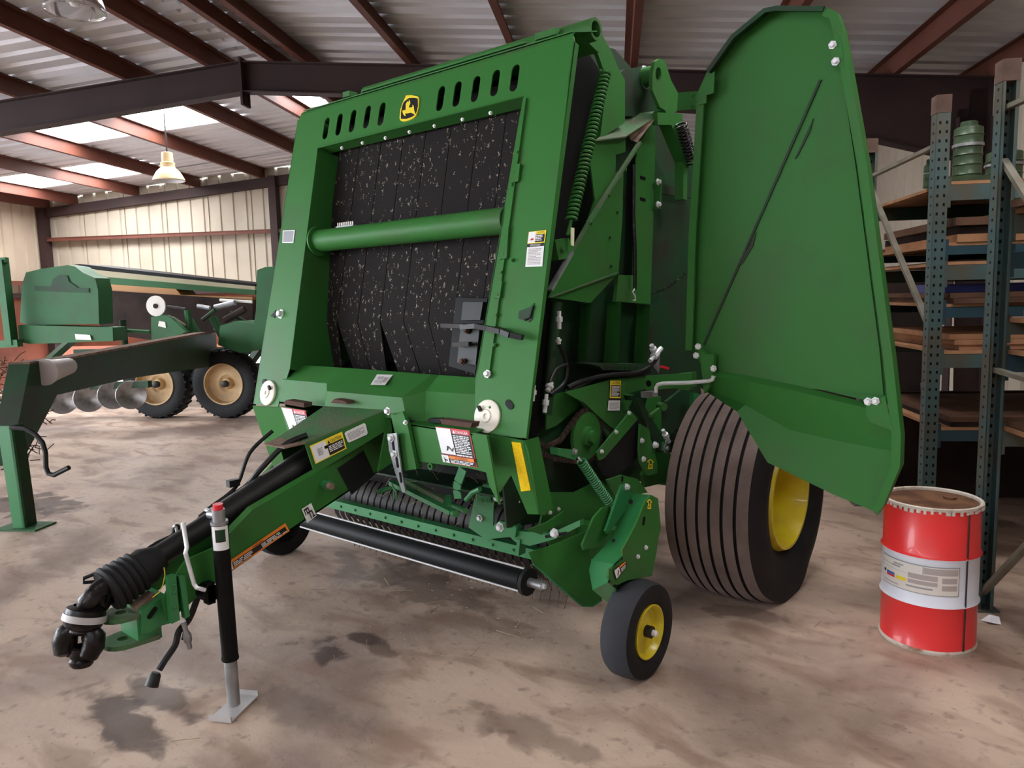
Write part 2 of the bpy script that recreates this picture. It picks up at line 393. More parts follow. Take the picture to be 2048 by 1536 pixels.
# roof sheets, split at the skylights and the added light panels (rows of panels between the purlins)
PUR = [-12.6, -11.9, -10.4, -8.95, -7.45, -5.95, -4.85, -4.1, -3.7, -2.4, -1.1, 0.2, 1.6, 3.0, 4.0]
SKY = [(-8.95, -7.45, 10.8, 11.87), (-7.45, -5.95, 10.8, 11.87), (-11.9, -10.4, 13.27, 14.5), (-10.4, -8.95, 13.27, 14.5), (-4.85, -4.46, 10.8, 11.87)]
SKY_ADDED = [(-11.9, -10.4, -2.6, -1.0), (-8.95, -7.45, -2.6, -1.0), (-2.4, -1.1, -2.6, -1.0), (0.2, 1.6, 3.8, 5.2), (1.6, 3.0, 1.4, 3.0)]  # unseen overhead panels, added and placed for the light they give
TH_R = 0.05
m = MB()
def sheet(x0, x1, y0, y1):
    ribbed((x0, y0, roof_z(x0)), (x0, y1, roof_z(x0)), (x1 - x0, 0, roof_z(x1) - roof_z(x0)), 0.305, TH_R, 'roof_metal', m, (0, 0, 1), False, 1.7)
def row(y0, y1, xa, xb, holes):
    x = xa
    for h0, h1 in holes:
        sheet(x, h0, y0, y1); x = h1
    sheet(x, xb, y0, y1)
for y0, y1 in ((FRONT, -2.6), (-1.0, 1.4), (3.0, 3.8), (5.2, RYW)): sheet(XRDG, XR + .3, y0, y1)
for y0, y1 in ((-2.6, -1.0),):
    row(y0, y1, XRDG, XR + .3, ((-2.4, -1.1),)); row(3.8, 5.2, XRDG, XR + .3, ((0.2, 1.6),)); row(1.4, 3.0, XRDG, XR + .3, ((1.6, 3.0),)); row(y0, y1, XL - .3, XRDG, ((-11.9, -10.4), (-8.95, -7.45)))
for y0, y1 in ((FRONT, -2.6), (-1.0, 10.8), (11.87, 13.27), (14.5, RYW)): sheet(XL - .3, XRDG, y0, y1)
sheet(XL - .3, -8.95, 10.8, 11.87); sheet(-5.95, -4.85, 10.8, 11.87)
sheet(XL - .3, -11.9, 13.27, 14.5); sheet(-8.95, XRDG, 13.27, 14.5)
for s_ in (-1, 1): m.prism([Vector((XRDG, FRONT, roof_z(XRDG) + .062)), Vector((XRDG + s_ * .16, FRONT, roof_z(XRDG) + .05)), Vector((XRDG + s_ * .16, 10.8, roof_z(XRDG) + .05)), Vector((XRDG, 10.8, roof_z(XRDG) + .062))], (0, 0, .003), 'roof_metal')
for x_ in (XRDG - .13, XRDG + .13): m.box((x_, (FRONT + 10.8) / 2, roof_z(x_) + .03), (.004, 10.8 - FRONT, .052), 'roof_metal')
m.sharp = 20
shed(m, 'ceiling')
for i, (x0, x1, y0, y1) in enumerate(SKY + SKY_ADDED):
    m = MB(); ribbed((x0, y0, roof_z(x0) + .005), (x0, y1, roof_z(x0) + .005), (x1 - x0, 0, roof_z(x1) - roof_z(x0)), 0.305, 0.03, 'skylight' if i < 5 else 'skylight_added', m, (0, 0, 1))
    shed(m, 'window_or_light_panel_%d' % (i + 1))  # the SKY ones are real skylights, the rest added light panels
# purlins (Z sections) over the rafters
for i, x in enumerate(PUR):
    z = roof_z(x); dx = 0.07 if x > XRDG else -0.07; m = MB()
    m.box((x, (FRONT + RYW) / 2, z - .10), (.006, RYW - FRONT, .20), 'red_iron')
    m.box((x + dx / 2, (FRONT + RYW) / 2, z - .197), (.07, RYW - FRONT, .006), 'red_iron'); m.box((x - dx / 2, (FRONT + RYW) / 2, z - .004), (.07, RYW - FRONT, .006), 'red_iron')
    m.box((x + dx, (FRONT + RYW) / 2, z - .185), (.005, RYW - FRONT, .024), 'red_iron')
    shed(m, 'trim_%d' % (i + 1))
# rigid frames: tapered rafters and columns
def frame(y, n, deep=True):
    m = MB(); w = .17
    def i_run(pts_top, pts_bot):
        for k in range(len(pts_top) - 1):
            a, b, c, d = pts_top[k], pts_top[k + 1], pts_bot[k + 1], pts_bot[k]
            m.prism([Vector((a[0], y - .005, a[1])), Vector((b[0], y - .005, b[1])), Vector((c[0], y - .005, c[1])), Vector((d[0], y - .005, d[1]))], (0, .01, 0), 'dark_iron')
            for (p, q, s) in ((a, b, -1), (d, c, 1)):
                m.prism([Vector((p[0], y - w / 2, p[1])), Vector((q[0], y - w / 2, q[1])), Vector((q[0], y + w / 2, q[1])), Vector((p[0], y + w / 2, p[1]))], (0, 0, .014 * s), 'dark_iron')
    T = lambda x: roof_z(x) - .20
    xs = [XL + .05, -10.5, XRDG, -1.4, 1.6, XR - .05]; dep = [.62, .42, .36, .36, .46, .92]
    i_run([(x, T(x)) for x in xs], [(x, T(x) - d) for x, d in zip(xs, dep)])
    for s, xc in ((-1, XL), (1, XR)):
        a = T(xc); m.box((xc - s * .12, y, a / 2), (.24, .01, a), 'dark_iron')
        for q in (0.01, .36): m.box((xc - s * q, y, a / 2 - .2), (.014, w, a - .4), 'dark_iron')
        m.prism([Vector((xc - s * .24, y - .005, 0)), Vector((xc - s * .24, y - .005, a - .3)), Vector((xc - s * .36, y - .005, a - .3)), Vector((xc - s * .26, y - .005, 0))], (0, .01, 0), 'dark_iron')
    m.box((XRDG, y, T(XRDG) - .24), (.03, .2, .56), 'dark_iron')        # ridge splice plate
    for q in (-.15, .15): m.box((XRDG, y + q * .4, T(XRDG) - .24), (.05, .02, .5), 'dark_iron')
    shed(m, 'trim_%d' % n)
frame(RY0, 30); frame(2.2 - 0.2, 31)
# end wall rafter, corner columns, girts
m = MB()
for s, x0, x1 in ((0, XL, XRDG), (1, XRDG, XR)):
    z0, z1 = roof_z(x0) - .2, roof_z(x1) - .2
    m.prism([Vector((x0, RYW - .14, z0)), Vector((x1, RYW - .14, z1)), Vector((x1, RYW - .14, z1 - .2)), Vector((x0, RYW - .14, z0 - .2))], (0, .12, 0), 'dark_iron')
shed(m, 'trim_32')
for i, x in enumerate((XL + .12, -7.2, -1.6, XR - .12)):
    m = MB(); m.box((x, RYW - .15, (roof_z(x) - .2) / 2), (.16, .2, roof_z(x) - .2), 'dark_iron'); shed(m, 'trim_%d' % (33 + i))
gz = EYE + .1015 * (RYW - .2)
m = MB(); m.box(((XL + XR) / 2, RYW - .12, gz), (XR - XL, .2, .012), 'red_iron'); m.box(((XL + XR) / 2, RYW - .2, gz - .035), (XR - XL, .012, .08), 'red_iron')
shed(m, 'trim_37')
for i, (x, zz) in enumerate(((XR - .12, 2.2), (XR - .12, 1.1), (XL + .12, 2.25))):
    y0, y1 = (FRONT, RYW) if x > 0 else (9, RYW)
    m = MB(); m.box((x, (y0 + y1) / 2, zz), (.2, y1 - y0, .012), 'red_iron'); m.box((x + (.09 if x < 0 else -.09), (y0 + y1) / 2, zz - .04), (.012, y1 - y0, .08), 'red_iron'); shed(m, 'trim_%d' % (38 + i))
# walls
OPZ = 1.95
m = MB()
def wallseg(x0, x1, z0, z1):
    for k in range(2):
        pass
    n = max(1, int((x1 - x0) / 1.0))
    for i in range(n):
        a = x0 + (x1 - x0) * i / n; b = x0 + (x1 - x0) * (i + 1) / n
        ztop = min(roof_z(a), roof_z(b)) if z1 is None else z1
        ribbed((a, RYW, z0), (b, RYW, z0), (0, 0, ztop - z0 + .05), 0.305, .03, 'wall_light', m, (0, 1, 0), False)
wallseg(XL, -4.8, OPZ, None); wallseg(-4.8, XR, 0, None)
m.box(((XL - 4.8) / 2, RYW + .02, (.78 + OPZ) / 2), (-4.8 - XL, .02, OPZ - .78), 'red_sheet')
for s_, xa, xb in ((0, XL, XRDG), (1, XRDG, XR)): m.prism([Vector((xa, RYW + .05, roof_z(xa) - .06)), Vector((xb, RYW + .05, roof_z(xb) - .06)), Vector((xb, RYW + .05, roof_z(xb) + .08)), Vector((xa, RYW + .05, roof_z(xa) + .08))], (0, .01, 0), 'wall_light')
shed(m, 'wall_back')
m = MB(); ribbed((XR, FRONT, 0), (XR, RYW, 0), (0, 0, roof_z(XR) + .05), 0.305, .03, 'wall_metal', m, (1, 0, 0), False); shed(m, 'wall_right')
m = MB(); ribbed((XL, 9.0, OPZ), (XL, RYW, OPZ), (0, 0, roof_z(XL) - OPZ + .05), 0.305, .03, 'wall_metal', m, (-1, 0, 0), False); m.box((XL - .01, (9 + RYW) / 2, OPZ / 2), (.02, RYW - 9, OPZ), 'red_sheet')
shed(m, 'wall_left')
m = MB(); ribbed((XL, FRONT, 0), (XR, FRONT, 0), (0, 0, roof_z(XR) + .05), 0.305, .03, 'wall_metal', m, (0, -1, 0), False); shed(m, 'wall_front_added')  # unseen wall, added to keep front light off the side shield
m = MB(); m.box((XL, (9 + RYW) / 2, OPZ), (.14, RYW - 9, .1), 'dark_iron'); m.box(((XL - 4.8) / 2, RYW, OPZ), (-4.8 - XL, .14, .1), 'dark_iron'); shed(m, 'trim_41')
# ================================================================== the round baler
XC = -2.93                                                # its centre line
BAL = thing('round_baler', (XC, 3.3, 0), 'large green round hay baler with black belts, slatted top and its side shield swung open', 'baler')
def PB(name, mb, label=None, parent=BAL, **k): return mb.build(name, parent, label, **k)
FN = Vector((0, -1, .249)).normalized()
def FP(off=0.0): return (Vector((0, 2.38, 1.07)) + FN * off, FN)          # plane of the leaning front frame
def side(x): return XP(x)
RX = XC + 1.01                                            # outer face of the right side
def slot(cu, cv, w, h, pl, tilt=0.0, n=6):
    """rounded slot, centre in the photograph, size in metres on the plane"""
    c = on(cu, cv, pl); n_ = pl[1].normalized(); x = Vector((1, 0, 0)) if abs(n_.x) < .9 else Vector((0, 1, 0)); y = n_.cross(x).normalized()
    if y.z < 0: y = -y
    x, y = x * math.cos(tilt) + y * math.sin(tilt), y * math.cos(tilt) - x * math.sin(tilt)
    r = w / 2; out = []
    for k in range(n + 1):
        a = math.pi * k / n; out.append(c + x * (r * math.cos(a)) + y * (h / 2 - r + r * math.sin(a)))
    for k in range(n + 1):
        a = math.pi + math.pi * k / n; out.append(c + x * (r * math.cos(a)) + y * (-h / 2 + r + r * math.sin(a)))
    return out
def FPT(x, z, off=0.0): return Vector((x, 2.38 + .249 * (z - 1.07), z)) + FN * off   # point on the front plane

# --- front frame: side strips, top panel with its slots
T = -FN * .006
fp = FP()
zt = 2.765
m = MB()
holes = []
for (u, v) in [(652, 257), (678, 249), (705, 242), (734, 234), (763, 228), (881, 197), (914, 188), (951, 178), (990, 166), (1029, 156)]:
    holes.append(slot(u, v, .047, .13, fp))
out = [FPT(XC - 1.01, 1.07), FPT(XC - 1.01, 2.72), FPT(XC - .985, zt), FPT(XC + 1.0, zt), FPT(XC + 1.01, 2.74), FPT(XC + 1.01, 1.07),
       FPT(XC + .74, 1.07), FPT(XC + .70, 1.30), FPT(XC + .755, 2.47), FPT(XC + .765, 2.545), FPT(XC - .765, 2.535), FPT(XC - .705, 1.27), FPT(XC - .755, 1.10), FPT(XC - .755, 1.07)]
m.prism(out, T, 'green', holes)
ff = PB('front_frame', m)
# rolled top edge
m = MB(); pts = []
for k in range(7):
    a = math.radians(15 * k); pts.append((.03 * math.sin(a), .03 - .03 * math.cos(a)))
vs = []
c0, c1 = FPT(XC - .985, zt), FPT(XC + 1.0, zt); upf = Vector((0, .249, 1)).normalized()
for (s, d) in pts + [(.03, .10)]:
    for c in (c0, c1): vs.append(c + upf * s - FN * d)
m.add(vs, [(2 * i, 2 * i + 1, 2 * i + 3, 2 * i + 2) for i in range(len(pts))], 'green')
m.add([c0 + upf * .03 - FN * .03, c1 + upf * .03 - FN * .03, c1 + upf * .025 - FN * .2, c0 + upf * .025 - FN * .2], [(0, 1, 2, 3)], 'green')
PB('top_edge', m)
# outer flanges of the frame (returns) and the side walls of the frame opening
for s in (-1, 1):
    m = MB(); x = XC + s * 1.01
    a, b = FPT(x, 1.07), FPT(x, 2.74)
    m.prism([a, b, b - FN * .035, a - FN * .035], (-s * .006, 0, 0), 'green')
    PB('frame_flange', m)
    m = MB()
    q = [FPT(XC + s * .70, 1.28), FPT(XC + s * .76, 2.54)]
    m.prism([q[0], q[1], q[1] - FN * .42 , q[0] - FN * .40], (s * .008, 0, 0), 'green')
    PB('opening_side_panel', m)
m = MB(); m.prism([FPT(XC - .76, 2.54), FPT(XC + .76, 2.545), FPT(XC + .76, 2.545) - FN * .09, FPT(XC - .76, 2.54) - FN * .09], upf * .006, 'green')
for (u, v) in [(684, 296), (725, 286), (771, 276), (819, 264), (869, 252), (925, 239), (981, 226)]:
    m.bolt(on(u, v, FP(-.012)), FN - upf * .4, .0065, 'label_white')
PB('header_lip', m)
# raised cover strip on the right frame leg + flange with tabs
m = MB(); m.prism(poly([(1063, 195), (1137, 168), (1052, 876), (981, 866), (1008, 600)], FP(.004)), FN * -.004, 'green')
m.prism(poly([(1046, 197), (1052, 195), (1021, 430), (1003, 560), (978, 748), (966, 746), (992, 560), (1012, 400)], FP(.012)), FN * -.012, 'green')
for (u, v) in [(1035, 305), (1029, 345), (1024, 370), (1012, 475), (1008, 508), (1003, 545), (997, 590), (993, 630), (989, 690), (981, 815), (1024, 520)]:
    m.bolt(on(u, v, FP(.012)), FN, .006, 'green')
PB('leg_cover', m)
for q in ([(1026, 330), (1040, 327), (1036, 362), (1022, 366)], [(1003, 455), (1017, 452), (1013, 516), (999, 519)], [(990, 565), (1004, 562), (999, 596), (987, 597)]):
    m = MB(); m.prism(poly(q, FP(.018)), FN * -.012, 'green'); PB('hinge_tab', m)
# lower cheeks under the kink (amber reflector on the right one)
K0 = Vector((0, 2.38, 1.07)); KD = Vector((0, .135, -.52)).normalized(); KN = Vector((0, -.97, -.25)).normalized()
def KP(off=0.0): return (K0 + KN * off, KN)
m = MB(); m.prism(poly([(973, 868), (1048, 882), (1056, 900), (1079, 1029), (1055, 1028), (1022, 950), (1000, 985), (975, 965)], KP()), -KN * .006, 'green')
e = poly([(1048, 882), (1079, 1029)], KP()); m.prism([e[0], e[1], e[1] + Vector((0, .10, 0)), e[0] + Vector((0, .10, 0))], (-.006, 0, 0), 'green')
PB('lower_cheek', m)
m = MB(); m.prism(poly([(505, 812), (563, 815), (612, 960), (550, 945), (529, 884)], KP()), -KN * .006, 'green')
PB('lower_cheek', m)
m = MB(); m.prism(poly([(1023, 884), (1041, 886), (1061, 981), (1042, 983)], KP(.004)), -KN * .004, 'reflector_yellow'); PB('reflector', m, 'yellow reflective strip')
# cross tube with flanges
za = 2.0; ya = 2.38 + .249 * (za - 1.07) + .07
m = MB(); m.cyl((XC - .71, ya, za), (XC + .71, ya, za), .062, 'green', 28)
for s in (-1,): m.lathe((XC + s * .695, ya, za), (s, 0, 0), [(0, .062), (0, .085), (.012, .085), (.012, 0)], 'green', 28)
PB('cross_tube', m)
m = MB(); m.box((XC - .46, ya - .0, za + .064), (.15, .02, .008), 'label_grey')
for k in range(9): m.box((XC - .525 + k * .016, ya + .0, za + .076), (.006, .006, .022), 'label_cream')
PB('belt_lacing', m, 'pale wire lacing above the cross tube')
# belts: eight, with the run bending over a roller low down and fanning out
def BP(off=0.0): return (Vector((0, 2.67 + off, 1.27)), Vector((0, -1, .155)).normalized())
top_e = [680, 722, 766, 810, 855, 906, 961, 1017, 1074]
kn_e = [636, 674, 715, 760, 807, 857, 908, 962, 1018]
tl = lambda u: 312 - (u - 680) * .262
kl = lambda u: 645 - (u - 636) * .02
bot = [((648, 741), (686, 741)), ((686, 741), (709, 741)), ((711, 741), (742, 741)), ((742, 741), (773, 742)), ((797, 742), (818, 744)), ((819, 744), (842, 748)), ((844, 748), (892, 754)), ((893, 754), (945, 760))]
bot = [((648, 745), (686, 745)), ((709, 745), (741, 745)), ((742, 745), (773, 745)), ((797, 746), (840, 748)), ((842, 748), (884, 751)), ((885, 751), (936, 755)), ((937, 755), (990, 760)), ((991, 760), (1046, 765))]
for i in range(8):
    m = MB(); g = .6; depth = .0
    pl = BP()
    A, Bq = on(top_e[i] + g, tl(top_e[i]) - 30, pl), on(top_e[i + 1] - g, tl(top_e[i + 1]) - 30, pl)
    C_, D = on(kn_e[i + 1] - g, kl(kn_e[i + 1]), pl), on(kn_e[i] + g, kl(kn_e[i]), pl)
    pl2 = (C_, Vector((0, -1, -.10)).normalized())
    E_, G = on(*bot[i][1], pl2), on(*bot[i][0], pl2)
    vs = []; N = 6
    for k in range(N + 1):
        t = k / N; vs += [A.lerp(D, t), Bq.lerp(C_, t)]
    for k in range(1, 4):
        t = k / 3; vs += [D.lerp(G, t), C_.lerp(E_, t)]
    vs = vs + [q + Vector((0, .008, 0)) for q in vs]; n = len(vs) // 2
    fs = [(2 * j, 2 * j + 1, 2 * j + 3, 2 * j + 2) for j in range(n // 2 - 1)] + [(n + 2 * j, n + 2 * j + 2, n + 2 * j + 3, n + 2 * j + 1) for j in range(n // 2 - 1)]
    fs += [(2 * j, 2 * j + 2, n + 2 * j + 2, n + 2 * j) for j in range(n // 2 - 1)] + [(2 * j + 1, n + 2 * j + 1, n + 2 * j + 3, 2 * j + 3) for j in range(n // 2 - 1)]
    m.add(vs, fs, 'belt_rubber'); m.sharp = 60
    PB('belt', m)
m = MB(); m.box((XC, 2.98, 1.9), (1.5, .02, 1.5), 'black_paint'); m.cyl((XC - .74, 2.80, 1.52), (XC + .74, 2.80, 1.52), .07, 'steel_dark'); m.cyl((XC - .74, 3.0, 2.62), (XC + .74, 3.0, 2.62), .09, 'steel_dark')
m.cyl((XC - .74, 2.88, 1.2), (XC + .74, 2.88, 1.2), .1, 'black_paint')
PB('belt_roller', m)
# black bracket and strap at the right of the belts
def KB(off): return (Vector((0, 2.60 + off, 1.27)), Vector((0, -1, .2)).normalized())
m = MB(); m.prism(poly([(912, 595), (975, 597), (950, 748), (897, 732)], KB(0)), (0, .05, 0), 'black_paint')
m.prism(poly([(926, 604), (966, 604), (960, 640), (922, 640)], KB(-.02)), (0, .02, 0), 'black_plastic'); m.prism(poly([(921, 655), (959, 658), (951, 730), (914, 725)], KB(-.02)), (0, .02, 0), 'black_plastic')
m.bar(on(885, 651, KB(-.05)), on(930, 652, KB(-.05)), .03, .02, 'steel_dark'); m.bar(on(908, 689, KB(-.05)), on(941, 688, KB(-.05)), .028, .02, 'steel_dark')
m.bolt(on(934, 661, KB(-.03)), (0, -1, .2), .012, 'foam_mauve'); m.bolt(on(925, 723, KB(-.03)), (0, -1, .2), .012, 'foam_mauve')
PB('black_bracket', m, 'black steel bracket over the right belts')
m = MB(); pts = [on(u, v, KB(o)) for u, v, o in [(925, 654, -.06), (955, 652, -.09), (980, 657, -.17), (1005, 663, -.22), (1022, 670, -.22), (1045, 675, -.2)]]
for a, b in zip(pts[:-1], pts[1:]): m.bar(a, b, .034, .022, 'black_plastic')
PB('strap_handle', m, 'black rubber latch handle')
m = MB(); m.prism(poly([(1038, 622), (1060, 614), (1068, 606), (1064, 638), (1058, 644), (1036, 637)], FP(.008)), FN * -.003, 'dark_green'); m.tube([on(u, v, FP(.01)) for u, v in [(1050, 640), (1060, 636), (1067, 612)]], .004, 'black_paint', 6); PB('torn_latch', m)
m = MB(); m.bolt(on(562, 628, FP(0)), FN, .02, 'zinc'); m.prism(poly([(541, 632), (551, 620), (549, 636)], FP(.004)), FN * -.003, 'black_paint'); PB('latch_hole', m)
m = MB(); m.bolt(on(975, 748, FP(.012)), FN, .013); PB('bolt', m)
for (u, v, fu, fv) in [(538, 786, 528, 765), (977, 833, 1018, 809)]:
    m = MB(); c = on(u, v, FP(.0)); m.lathe(c, FN, [(0, .072), (.012, .072), (.016, .066), (.016, .03), (.022, .026), (.022, .012), (.014, .01), (.014, 0)], 'cream_plastic', 36)
    w = PB('round_cap', m, 'cream plastic disc')
    m = MB(); m.prism([c + FN * .024 + Vector((-.035 * (1 if u > 700 else -1), 0, .03)) + Vector((dx, 0, dz)) for dx, dz in ((-.012, .008), (.002, .014), (.014, -.006), (0, -.014))], FN * -.01, 'black_paint')
    PB('cap_slot', m, parent=w)
    m = MB(); m.prism(slot(fu, fv, .03, .05, FP(.009), .9), -FN * .004, 'black_paint'); PB('frame_hole', m)
# --- hood over the gearbox between the legs
def CV(z0): return None
m = MB()
A = Vector((XC - .70, 2.52, 1.28)); B_ = Vector((XC + .70, 2.52, 1.28)); C_ = Vector((XC + .75, 2.30, 1.19)); D = Vector((XC - .75, 2.30, 1.19))
y1, y2, z1, z2 = 2.28, 2.17, 1.19, 1.165
pr = [(XC - .745, 2.412, 1.223), (-3.29, 2.425, 1.221), (-3.14, 2.315, 1.20), (-2.60, 2.335, 1.20), (-2.55, 2.44, 1.222), (-2.195, 2.445, 1.226)]
lo = [(x, y - .025, 1.10) for x, y, z in pr]; lo[4] = (-2.48, 2.36, 1.095); lo[3] = (-2.57, 2.33, 1.10)
top = [(XC - .71, 2.53, 1.295), (-3.27, 2.53, 1.295), (-3.13, 2.53, 1.295), (-2.60, 2.53, 1.29), (-2.55, 2.53, 1.29), (XC + .70, 2.53, 1.29)]
vs = [Vector(p) for p in top + pr + lo]; fs = []
for k in range(5): fs += [(k, k + 1, 7 + k, 6 + k), (6 + k, 7 + k, 13 + k, 12 + k)]
m.add(vs, fs, 'green'); m.sharp = 8
for s, k in ((-1, 0), (1, 5)):
    m.prism([Vector(top[k]), Vector(pr[k]), Vector(lo[k]), Vector((lo[k][0], 2.5, 1.085))], (s * .004, 0, 0), 'green')
PB('gearbox_hood', m)
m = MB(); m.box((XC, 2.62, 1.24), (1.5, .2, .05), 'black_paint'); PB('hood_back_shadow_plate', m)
# cross member with danger labels
DY = 2.30
m = MB(); dp = YP(DY)
m.prism(poly([(817, 848), (945, 866), (973, 871), (998, 1010), (978, 970), (972, 945), (954, 940), (935, 936), (830, 922)], dp), (0, .012, 0), 'green')
m.prism([on(817, 848, dp), on(945, 868, dp), on(945, 868, dp) + Vector((0, .12, .02)), on(817, 848, dp) + Vector((0, .12, .02))], (0, 0, -.006), 'green')
for (u, v) in ((863, 932), (837, 930)): m.lathe(on(u, v, YP(DY + .005)), (0, -1, 0), [(-.01, .016), (.01, .016), (.01, .008), (-.01, .008)], 'green', 14)
PB('cross_member', m)
m = MB(); m.prism(poly([(560, 812), (612, 822), (600, 850), (640, 905), (588, 905)], dp), (0, .012, 0), 'green'); PB('cross_member', m)
for q in ([(879, 838), (944, 846), (941, 856), (883, 848)], [(566, 808), (572, 800), (608, 806), (608, 815)], [(661, 806), (668, 798), (690, 802), (694, 808)]):
    m = MB(); m.prism(poly(q, YP(DY - .03)), (0, .05, 0), 'foam_mauve'); PB('foam_seal', m)
m = MB(); m.prism(poly([(853, 843), (880, 847), (880, 837), (857, 837)], YP(DY + .03)), (0, .03, 0), 'black_paint'); PB('dark_gap', m)
# --- labels
def dg(u0, v0, u1, v1, u2, v2, u3, v3, pl): return [on(u0, v0, pl), on(u1, v1, pl), on(u2, v2, pl), on(u3, v3, pl)]
DANG = [('r', 0, 0, 1, 1, 'label_red'), ('r', .02, .015, .98, .76, 'label_black'), ('r', .02, .77, .98, .985, 'label_black'),
        ('r', .47, .015, .98, .14, 'label_red'), ('p', [(.50, .13), (.54, .04), (.58, .13)], 'label_white'), ('t', 'DANGER', .60, .045, .95, .125, 'label_white'),
        ('r', .02, .015, .455, .74, 'label_white'), ('l', .49, .17, .95, .68, 11, 'label_white'), ('p', [(.2, .66), (.25, .5), (.31, .52), (.4, .64), (.38, .66), (.29, .56), (.26, .62)], 'label_black'),
        ('p', [(.38, .6), (.43, .52), (.44, .55), (.4, .63)], 'label_black'), ('l', .49, .69, .95, .76, 1, 'label_white'),
        ('r', .24, .775, .98, .86, 'label_orange'), ('t', 'WARNING', .42, .79, .8, .85, 'label_black'), ('r', .02, .775, .23, .985, 'label_white'), ('l', .27, .87, .95, .98, 3, 'label_white'), ('p', [(.08, .8), (.12, .88), (.2, .9), (.18, .93), (.12, .92), (.14, .97), (.1, .97)], 'label_black')]
decal('danger_label', BAL, dg(871, 853, 939, 861, 955, 935, 888, 924, YP(DY - .002)), DANG, 'red and white danger label with orange warning strip')
decal('danger_label', BAL, dg(563, 814, 611, 821, 628, 888, 588, 880, YP(DY - .002)), DANG, 'red and white danger label with orange warning strip')
decal('blank_plate_label', BAL, dg(566, 461, 590, 460, 587, 486, 565, 486, FP(.002)), [('r', 0, 0, 1, 1, 'label_white'), ('r', .07, .07, .93, .93, 'label_grey')], 'small grey plate with white edge')
decal('caution_label', BAL, dg(1058, 464, 1093, 460, 1090, 485, 1055, 488, FP(.006)), [('r', 0, 0, 1, 1, 'label_yellow'), ('r', .02, .03, .42, .95, 'label_white'), ('r', .44, .3, .95, .93, 'label_black'), ('p', [(.12, .75), (.2, .6), (.3, .55), (.36, .72)], 'label_red'),
    ('t', 'CAUTION', .5, .08, .93, .24, 'label_black'), ('l', .47, .35, .85, .85, 4, 'label_white')], 'yellow caution label with red pictogram')
decal('important_label', BAL, dg(1055, 489, 1089, 486, 1085, 533, 1051, 534, FP(.006)), [('r', 0, 0, 1, 1, 'label_white'), ('r', 0, 0, 1, .13, 'label_black'), ('t', 'IMPORTANT', .2, .02, .8, .11, 'label_white'), ('l', .12, .2, .88, .92, 11, 'label_taupe')], 'white instruction label')
HN = (Vector((XC, 2.53, 1.287)), Vector((0, -.10, .26)).normalized())
decal('note_label', BAL, dg(754, 749, 786, 750, 770, 771, 741, 770, (Vector((XC, 2.53, 1.29)), Vector((0, -.11, .31)).normalized())),
      [('r', 0, 0, 1, 1, 'label_cream'), ('r', .03, .04, .97, .96, 'label_white'), ('t', 'NOTED', .22, .22, .6, .48, 'label_black'), ('l', .15, .58, .85, .9, 3, 'label_taupe'), ('r', .66, .3, .88, .75, 'label_taupe')], 'small white label')
# leaping deer badge
BO = [(812, 191), (822, 190), (836, 193), (838, 197), (837, 215), (834, 226), (832, 231), (825, 237), (816, 241), (806, 243), (801, 241), (799, 236), (801, 218), (806, 204)]
BI = [(818, 196), (829, 195.5), (835, 197), (835.5, 212), (833, 223), (830.5, 229), (824, 233.5), (813, 237.5), (801.5, 237.5), (801.8, 225), (804, 213), (807, 204.5), (812, 200)]
DEER = [(800 + 4.5, 222), (808, 219.8), (811, 220.5), (811.5, 214), (811.5, 209), (812.5, 206), (815.5, 202), (816.5, 205), (818.5, 199.3), (820, 203), (820.5, 207), (818.5, 211), (817.5, 215.5), (825, 214), (824.5, 209.5), (827.5, 212), (828, 220), (829.5, 224), (832, 229), (831, 232), (827, 227.8), (821.5, 225.2), (814, 226.8), (810, 226.6), (811.5, 231.5), (809.5, 232.2), (806, 228)]
m = MB()
m.prism(poly(BO, FP(.006)), FN * -.006, 'label_yellow'); m.prism(poly(BI, FP(.0075)), FN * -.0012, 'label_black')
m.prism(poly(DEER, FP(.009)), FN * -.0012, 'label_yellow'); PB('deer_badge', m, 'yellow leaping deer on a black badge', smooth=False)

# --- tongue (drawbar)
xr, xl = -2.80, -3.06
def TPR(): return XP(xr)
slant = (Vector((-2.82, 1.95, 1.0)), Vector((1, -.30, 0)).normalized())       # flaring right wall of the rear box
m = MB()
rail = [(372, 1120), (440, 1090), (505, 1022), (630, 949), (700, 905), (771, 862), (771, 935), (693, 986), (560, 1075), (450, 1152), (396, 1192), (372, 1215), (334, 1243), (325, 1200), (345, 1160)]
R_ = poly(rail, XP(xr)); m.prism(R_, (-.01, 0, 0), 'green')
Lp = [Vector((2 * XC - p.x, p.y, p.z)) for p in R_]; m.prism(Lp, (.01, 0, 0), 'green')
for k in (1, 2, 3, 4): m.prism([R_[k], R_[k + 1], R_[k + 1] + Vector((-.035, 0, .008)), R_[k] + Vector((-.035, 0, .008))], (0, 0, .005), 'green')
for k in (6, 7, 8):
    a, b = R_[k], R_[k + 1]; m.prism([a, b, b - Vector((.26, 0, 0)), a - Vector((.26, 0, 0))], (0, 0, .008), 'green')
tg = PB('tongue', m)
